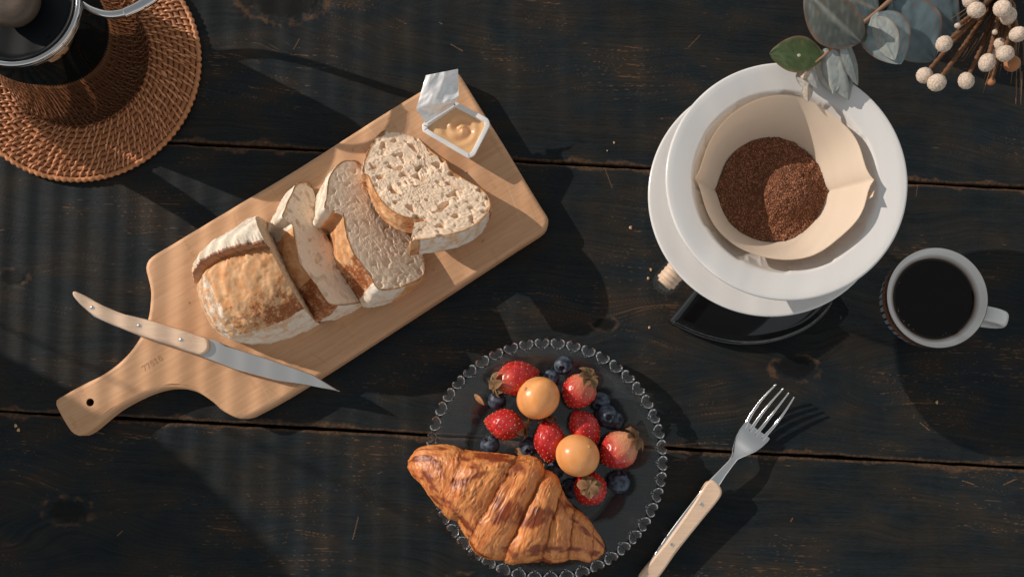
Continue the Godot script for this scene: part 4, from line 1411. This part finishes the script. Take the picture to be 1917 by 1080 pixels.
# ------------------------------------------------------------------ vase and flowers
func make_flowers() -> void:
	var vm := Vector3(0.300, 0, -0.385)
	var v := thing("dark_vase", "dark round vase holding the eucalyptus and the brunia at the top", "vase", vm)
	var s := surf()
	lathe(s, [Vector2(0.0, 0.0005), Vector2(0.056, 0.0005), Vector2(0.060, 0.003), Vector2(0.060, 0.006), Vector2(0.052, 0.008), Vector2(0.050, 0.020), Vector2(0.048, 0.060), Vector2(0.036, 0.095), Vector2(0.022, 0.115), Vector2(0.020, 0.130), Vector2(0.023, 0.140), Vector2(0.021, 0.140), Vector2(0.018, 0.130), Vector2(0.018, 0.110)], 80)
	built("body", s, mat(0.014, 0.013, 0.012, 0.35), v, false)
	# eucalyptus branch
	var t := thing("eucalyptus_branch", "eucalyptus branch with blue green leaves hanging over the dripper's edge", "plant")
	var stem := vmat(0.6)
	s = surf()
	var path := curve3([Vector3(0.1898, 0.1806, -0.2332), Vector3(0.1992, 0.1818, -0.2397), Vector3(0.2118, 0.1831, -0.2519), Vector3(0.2221, 0.1835, -0.2592), Vector3(0.2348, 0.1835, -0.2691), Vector3(0.2558, 0.1806, -0.2886), Vector3(0.2932, 0.1697, -0.3266), Vector3(0.3354, 0.13, -0.3747)], 70)
	tube(s, path, func(f): return 0.0007 + 0.0013 * f, null, 10, Color(0.30, 0.17, 0.10))
	built("stem", s, stem, t)
	var leafy := vmat(0.48)
	leafy.backlight_enabled = true
	leafy.backlight = Color(0.10, 0.12, 0.08)
	var tint := func(body: Color, vein: Color, edge: Color, seed_: float) -> Callable:
		return func(f: float, g: float) -> Color:
			var c := body * (1.0 + 0.35 * n1.get_noise_2d(f * 6.0 + seed_, g * 5.0))
			c = mix3(c, vein, 0.6 * smoothstep(0.13, 0.02, absf(g)))
			c = mix3(c, vein * 1.2, 0.18 * smoothstep(0.55, 0.95, sin((f * 9.0 - absf(g) * 2.2) * TAU)))
			c = mix3(c, edge, 0.35 * smoothstep(0.42, 0.6, n1.get_noise_2d(f * 9.0 + seed_ * 3.0, g * 7.0)))
			return mix3(c, edge, 0.75 * smoothstep(0.84, 1.0, absf(g)))
	var pale := Color(0.34, 0.37, 0.35)
	var blue := Color(0.115, 0.165, 0.185)
	var green := Color(0.045, 0.070, 0.022)
	var grey := Color(0.085, 0.095, 0.085)
	var edge := Color(0.20, 0.10, 0.06)
	var L := [
		[Vector3(0.1999, 0.1818, -0.2394), Vector3(0.166, 0.1781, -0.2433), 0.0118, Vector3(0.1, 1, 0.15), 0.10, 0.05, green, green * 1.4, 0.95, "deep green round leaf with a torn spot"],
		[Vector3(0.2232, 0.1844, -0.2486), Vector3(0.1862, 0.1915, -0.2807), 0.0150, Vector3(-0.5, 0.8, 0.45), 0.55, 0.10, grey, Color(0.26, 0.27, 0.25), 0.85, ""],
		[Vector3(0.2004, 0.1827, -0.245), Vector3(0.2085, 0.1722, -0.2185), 0.0098, Vector3(-0.5, 0.8, 0.2), -0.65, 0.05, pale, pale * 0.8, 0.8, ""],
		[Vector3(0.2089, 0.1835, -0.2497), Vector3(0.219, 0.1705, -0.2152), 0.0125, Vector3(0.3, 0.85, 0.1), -0.60, 0.06, pale * 0.9, pale * 0.75, 0.78, ""],
		[Vector3(0.212, 0.1835, -0.2521), Vector3(0.224, 0.1739, -0.2236), 0.0070, Vector3(0.5, 0.8, 0.1), -0.35, 0.05, pale, green, 0.85, ""],
		[Vector3(0.2329, 0.1885, -0.2666), Vector3(0.2484, 0.184, -0.234), 0.0155, Vector3(-0.15, 0.9, 0.25), -0.55, 0.06, Color(0.20, 0.25, 0.255), blue, 0.72, ""],
		[Vector3(0.2314, 0.1885, -0.2638), Vector3(0.2436, 0.186, -0.236), 0.0085, Vector3(-0.6, 0.75, 0.2), -0.4, 0.05, pale * 0.85, blue, 0.8, ""],
		[Vector3(0.2446, 0.18, -0.2767), Vector3(0.2753, 0.171, -0.2414), 0.0210, Vector3(0.05, 1, 0.1), 0.06, 0.02, blue, blue * 0.7, 0.9, "broad blue green leaf"],
		[Vector3(0.2561, 0.18, -0.2889), Vector3(0.2921, 0.17, -0.2587), 0.0205, Vector3(0.05, 1, 0.05), -0.08, 0.03, blue * 0.9, blue * 0.6, 0.9, ""],
		[Vector3(0.2355, 0.1835, -0.2695), Vector3(0.2066, 0.1848, -0.2817), 0.0130, Vector3(0.0, 1, 0.2), -0.10, 0.05, blue * 0.75, Color(0.30, 0.24, 0.15), 0.9, ""],
		[Vector3(0.2233, 0.1823, -0.26), Vector3(0.234, 0.1806, -0.2558), 0.0085, Vector3(0.0, 1, 0.2), -0.2, 0.05, Color(0.045, 0.060, 0.035), green, 0.9, ""],
		[Vector3(0.1904, 0.181, -0.2337), Vector3(0.1911, 0.176, -0.2193), 0.0075, Vector3(0.1, 0.9, 0.3), -0.5, 0.08, Color(0.50, 0.47, 0.41), Color(0.5, 0.45, 0.38), 0.75, "pale young leaf at the branch tip"],
		[Vector3(0.1896, 0.1814, -0.2336), Vector3(0.1866, 0.1802, -0.2256), 0.0055, Vector3(-0.2, 0.9, 0.2), -0.6, 0.1, Color(0.46, 0.38, 0.30), Color(0.30, 0.14, 0.07), 0.8, ""],
		[Vector3(0.191, 0.181, -0.2323), Vector3(0.1972, 0.1764, -0.2206), 0.0045, Vector3(0.4, 0.8, 0.2), -0.4, 0.06, Color(0.46, 0.45, 0.41), pale, 0.8, ""],
		[Vector3(0.1903, 0.1781, -0.2228), Vector3(0.1912, 0.1739, -0.2126), 0.0036, Vector3(0.0, 0.9, 0.4), -0.5, 0.05, Color(0.48, 0.42, 0.35), Color(0.4, 0.2, 0.1), 0.8, ""],
	]
	for q in L:
		var ls := leaf(q[0], q[1], q[2], q[3], q[4], q[5], tint.call(q[6], q[7], edge, q[2] * 999.0), q[8])
		var o := built("leaf", ls, leafy, t, false)
		if q[9] != "":
			o.set_meta("label", q[9])
	s = surf()
	ball(s, Vector3(0.1843, 0.1814, -0.241), 0.0016, 6, 10, 0.4)
	built("leaf_spot", s, mat(0.45, 0.40, 0.34, 0.8), t)
	# brunia
	var b := thing("brunia_sprig", "brunia sprig of woolly cream balls on brown scaly stalks at the top right", "flower")
	var cream := vmat(0.95)
	var proto := surf()
	var nu := 44
	var nv := 64
	for i in nu + 1:
		var f := PI * i / nu
		for j in nv:
			var a := TAU * j / nv
			var d := Vector3(sin(f) * cos(a), cos(f), sin(f) * sin(a))
			var e := cell.get_noise_3d(d.x * 4.2, d.y * 4.2, d.z * 4.2)
			put(proto, d * (1.0 - 0.045 * smoothstep(-1.0, -0.35, e) + 0.02 * n1.get_noise_3d(d.x * 20, d.y * 20, d.z * 20)), mix3(Color(0.68, 0.58, 0.48), Color(0.50, 0.38, 0.29), smoothstep(-0.75, -0.30, e)))
	weave(proto, 0, nu + 1, nv, true)
	var pm := to_mesh(proto)
	var tint_brown := mat(0.40, 0.17, 0.075, 0.9)
	var scaly := func(f: float, w: float) -> Color:
		return Color(0.15, 0.068, 0.030) * (0.70 + 0.5 * absf(sin(f * 60.0 + w)))
	var balls := [[1768.5, 82, 0.190, 16], [1732, 141, 0.182, 15.5], [1755, 154.5, 0.186, 18], [1810, 151, 0.182, 16.5], [1829, 18.5, 0.200, 17], [1818, 1, 0.195, 16], [1878, 16, 0.206, 16.5], [1889, 30, 0.198, 16], [1907, 64, 0.200, 15.5], [1849, 117, 0.190, 17.5], [1883, 100, 0.196, 16.5], [1874, 83, 0.188, 13], [1862, 98, 0.184, 10], [1794, 48, 0.188, 6], [1864, 60, 0.196, 5.5], [1896, 119, 0.184, 16], [1857, 153, 0.178, 8]]
	var hub := Vector3(0.3305, 0.17, -0.2972)
	for q in balls:
		var p := P(q[0], q[1], q[2])
		var brown: bool = q[0] == 1896 or q[0] == 1857
		var o := obj("flower_head", pm, tint_brown if brown else cream, b)
		var r: float = q[3] * 0.000335
		o.transform = Transform3D(Basis.from_euler(Vector3(rng.randf() * 6, rng.randf() * 6, rng.randf() * 6)) * Basis.from_scale(Vector3(rng.randf_range(0.94, 1.06), rng.randf_range(0.86, 1.0), rng.randf_range(0.95, 1.05)) * r), p)
		var e := p.lerp(hub, 0.62)
		e.y -= 0.006
		var pth := curve3([p, p.lerp(e, 0.5) + Vector3(rng.randfn(0, 0.0012), 0.0025, rng.randfn(0, 0.0012)), e, hub + Vector3(rng.randfn(0, 0.004), -0.02, rng.randfn(0, 0.004))], 60)
		s = surf()
		tube(s, pth, func(f): return (0.00135 + 0.0006 * f) * (1.0 + 0.16 * sin(f * 130.0)), null, 9, scaly)
		built("stalk", s, M.vcol, b)
	# needle leaves
	s = surf()
	for k in 52:
		var p := P(rng.randf_range(1845, 1945), rng.randf_range(90, 172), 0.172 + 0.012 * rng.randf())
		if k < 30:
			p = P(rng.randf_range(1800, 1900), rng.randf_range(20, 110), 0.170 + 0.012 * rng.randf())
		var d := (p - hub)
		d.y = 0
		d = d.normalized() * rng.randf_range(0.006, 0.011)
		tube(s, [p - d, p - d * 0.3 + Vector3.UP * 0.0006, p + d * 0.6, p + d], func(f): return 0.00042 * (1.1 - 0.8 * f), null, 5, Color(0.16, 0.085, 0.04) * rng.randf_range(0.6, 1.5))
	built("needle_leaves", s, M.vcol, b).set_meta("kind", "stuff")

func make_crumbs() -> void:
	var spots := [[1181, 426, 3.2], [1150, 267, 2.0], [1137, 282, 1.4], [1755, 753, 2.8], [28, 797, 3.0], [33, 805, 3.0], [1219, 505, 2.6], [1214, 521, 2.6], [660, 280, 2.0], [726, 236, 2.0], [1216, 613, 2.4], [872, 322, 1.6], [905, 452, 2.2], [812, 506, 1.8], [640, 612, 2.0], [352, 566, 1.6], [931, 391, 1.2]]
	var s := surf()
	for i in 5:
		for j in 7:
			var fi := PI * i / 4.0
			var aj := TAU * j / 7
			put(s, Vector3(sin(fi) * cos(aj), cos(fi) * 0.6, sin(fi) * sin(aj)) * (1.0 + 0.25 * sin(i * 3.1 + j * 2.3)))
	weave(s, 0, 5, 7, true)
	var m := to_mesh(s)
	var look := mat(0.55, 0.36, 0.21, 0.9)
	var said := ["largest bread crumb on the table, midway between board and dripper", "bread crumb by the plank joint near the dripper's left edge", "tiny bread crumb just above the plank joint between board and dripper", "bread crumb on the table below the mug", "upper of two bread crumbs beside the board handle's end", "lower of two bread crumbs beside the board handle's end", "upper of two bread crumbs left of the wooden server handle", "lower of two bread crumbs left of the wooden server handle", "bread crumb on the board above the thick slice", "bread crumb on the board above the flat slice", "bread crumb left of the black tray's corner", "bread crumb on the board between the flat slice and the cream tub", "bread crumb on the board below the flat slice's floury crust", "bread crumb on the board at the thick slice's near right side", "bread crumb on the board below the loaf end's near right edge", "bread crumb on the board left of the loaf end", "smallest bread crumb on the board, right of the flat slice"]
	for k in spots.size():
		var q: Array = spots[k]
		var on_board := k == 8 or k == 9 or k > 10
		var o := obj("crumb", m, look)
		var r: float = q[2] * 0.00042
		o.transform = Transform3D(Basis(Vector3.UP, k * 1.3).scaled(Vector3(r, r * 0.7, r * 1.2)), P(q[0], q[1], 0.0185 if on_board else 0.0006))
		tag(o, said[k], "crumb", "bread crumbs")

# what stands between the window and the table: its stripes and soft edge of shade fall across the wood
func make_shades() -> void:
	var t := thing("bamboo_blind", "blind of thin bamboo slats hanging between the sun and the table", "blind", Vector3(-0.95, 0, -0.68))
	var slat := BoxMesh.new()
	slat.size = Vector3(0.0012, 0.0026, 1.7)
	var cane := mat(0.45, 0.33, 0.2, 0.6)
	for k in 56:
		var o := obj("slat", slat, cane, t)
		o.position = Vector3(0, 0.25 + 0.0118 * k + rng.randfn(0, 0.0007), 0)
		o.rotation.x = rng.randfn(0, 0.0012)
	var cord := BoxMesh.new()
	cord.size = Vector3(0.002, 0.70, 0.0015)
	for k in 3:
		var o := obj("cord", cord, cane, t)
		o.position = Vector3(0.0015, 0.585, [-0.8, 0.35, 0.82][k])
	var c := thing("chair", "wooden chair whose rounded back shades the near left corner of the table", "chair", Vector3(-0.98, -0.72, -0.035))
	var s := surf()
	var poly := smooth([Vector2(-0.29, -0.2), Vector2(-0.285, 0.28), Vector2(-0.25, 0.385), Vector2(-0.17, 0.43), Vector2(0.0, 0.445), Vector2(0.10, 0.42), Vector2(0.15, 0.33), Vector2(0.16, -0.2)], 90)
	var sl := slab(poly, rounded_steps(-0.011, 0.011, 0.006))
	for k in sl.v.size():
		var p: Vector3 = sl.v[k]
		sl.v[k] = Vector3(p.y, p.z + 0.75, p.x)
	built("backrest", sl, M.handle_wood, c)
	for k in 4:
		s = surf()
		var x := 0.0 if k < 2 else -0.40
		var z := -0.24 if k % 2 == 0 else 0.11
		tube(s, [Vector3(x, 0.0, z), Vector3(x, 0.30, z), Vector3(x, 0.62 if k < 2 else 0.44, z)], 0.018, null, 14)
		built("leg", s, M.handle_wood, c)
	var seat := smooth([Vector2(-0.43, -0.27), Vector2(0.0, -0.27), Vector2(0.0, 0.14), Vector2(-0.43, 0.14)], 60)
	built("seat", slab(seat, rounded_steps(0.44, 0.47, 0.008)), M.handle_wood, c)

func make_flakes() -> void:
	var said := ["dry brown leaf scrap on the plate left of the fruit", "brown scrap between the left strawberry and the croissant", "thin croissant flake on the plate near its far edge"]
	var spots := [Vector3(-0.026, 0.0125, -0.0261), Vector3(0.007, 0.0095, 0.0151), Vector3(0.0225, 0.012, 0.0259)]
	for k in 3:
		var a := spots[k] as Vector3
		var d := Vector3([0.008, 0.010, 0.006][k], 0.001, [0.009, 0.0035, -0.004][k])
		var s := leaf(a - d * 0.5, a + d * 0.5, [0.0020, 0.0030, 0.0025][k], Vector3.UP, 0.4, 0.12, func(f, g): return mix3(Color(0.34, 0.15, 0.06), Color(0.52, 0.27, 0.12), f + 0.3 * g), 0.9)
		tag(built("dry_scrap", s, M.vcol, self, false), said[k], "flake", "dry scraps on the glass plate")
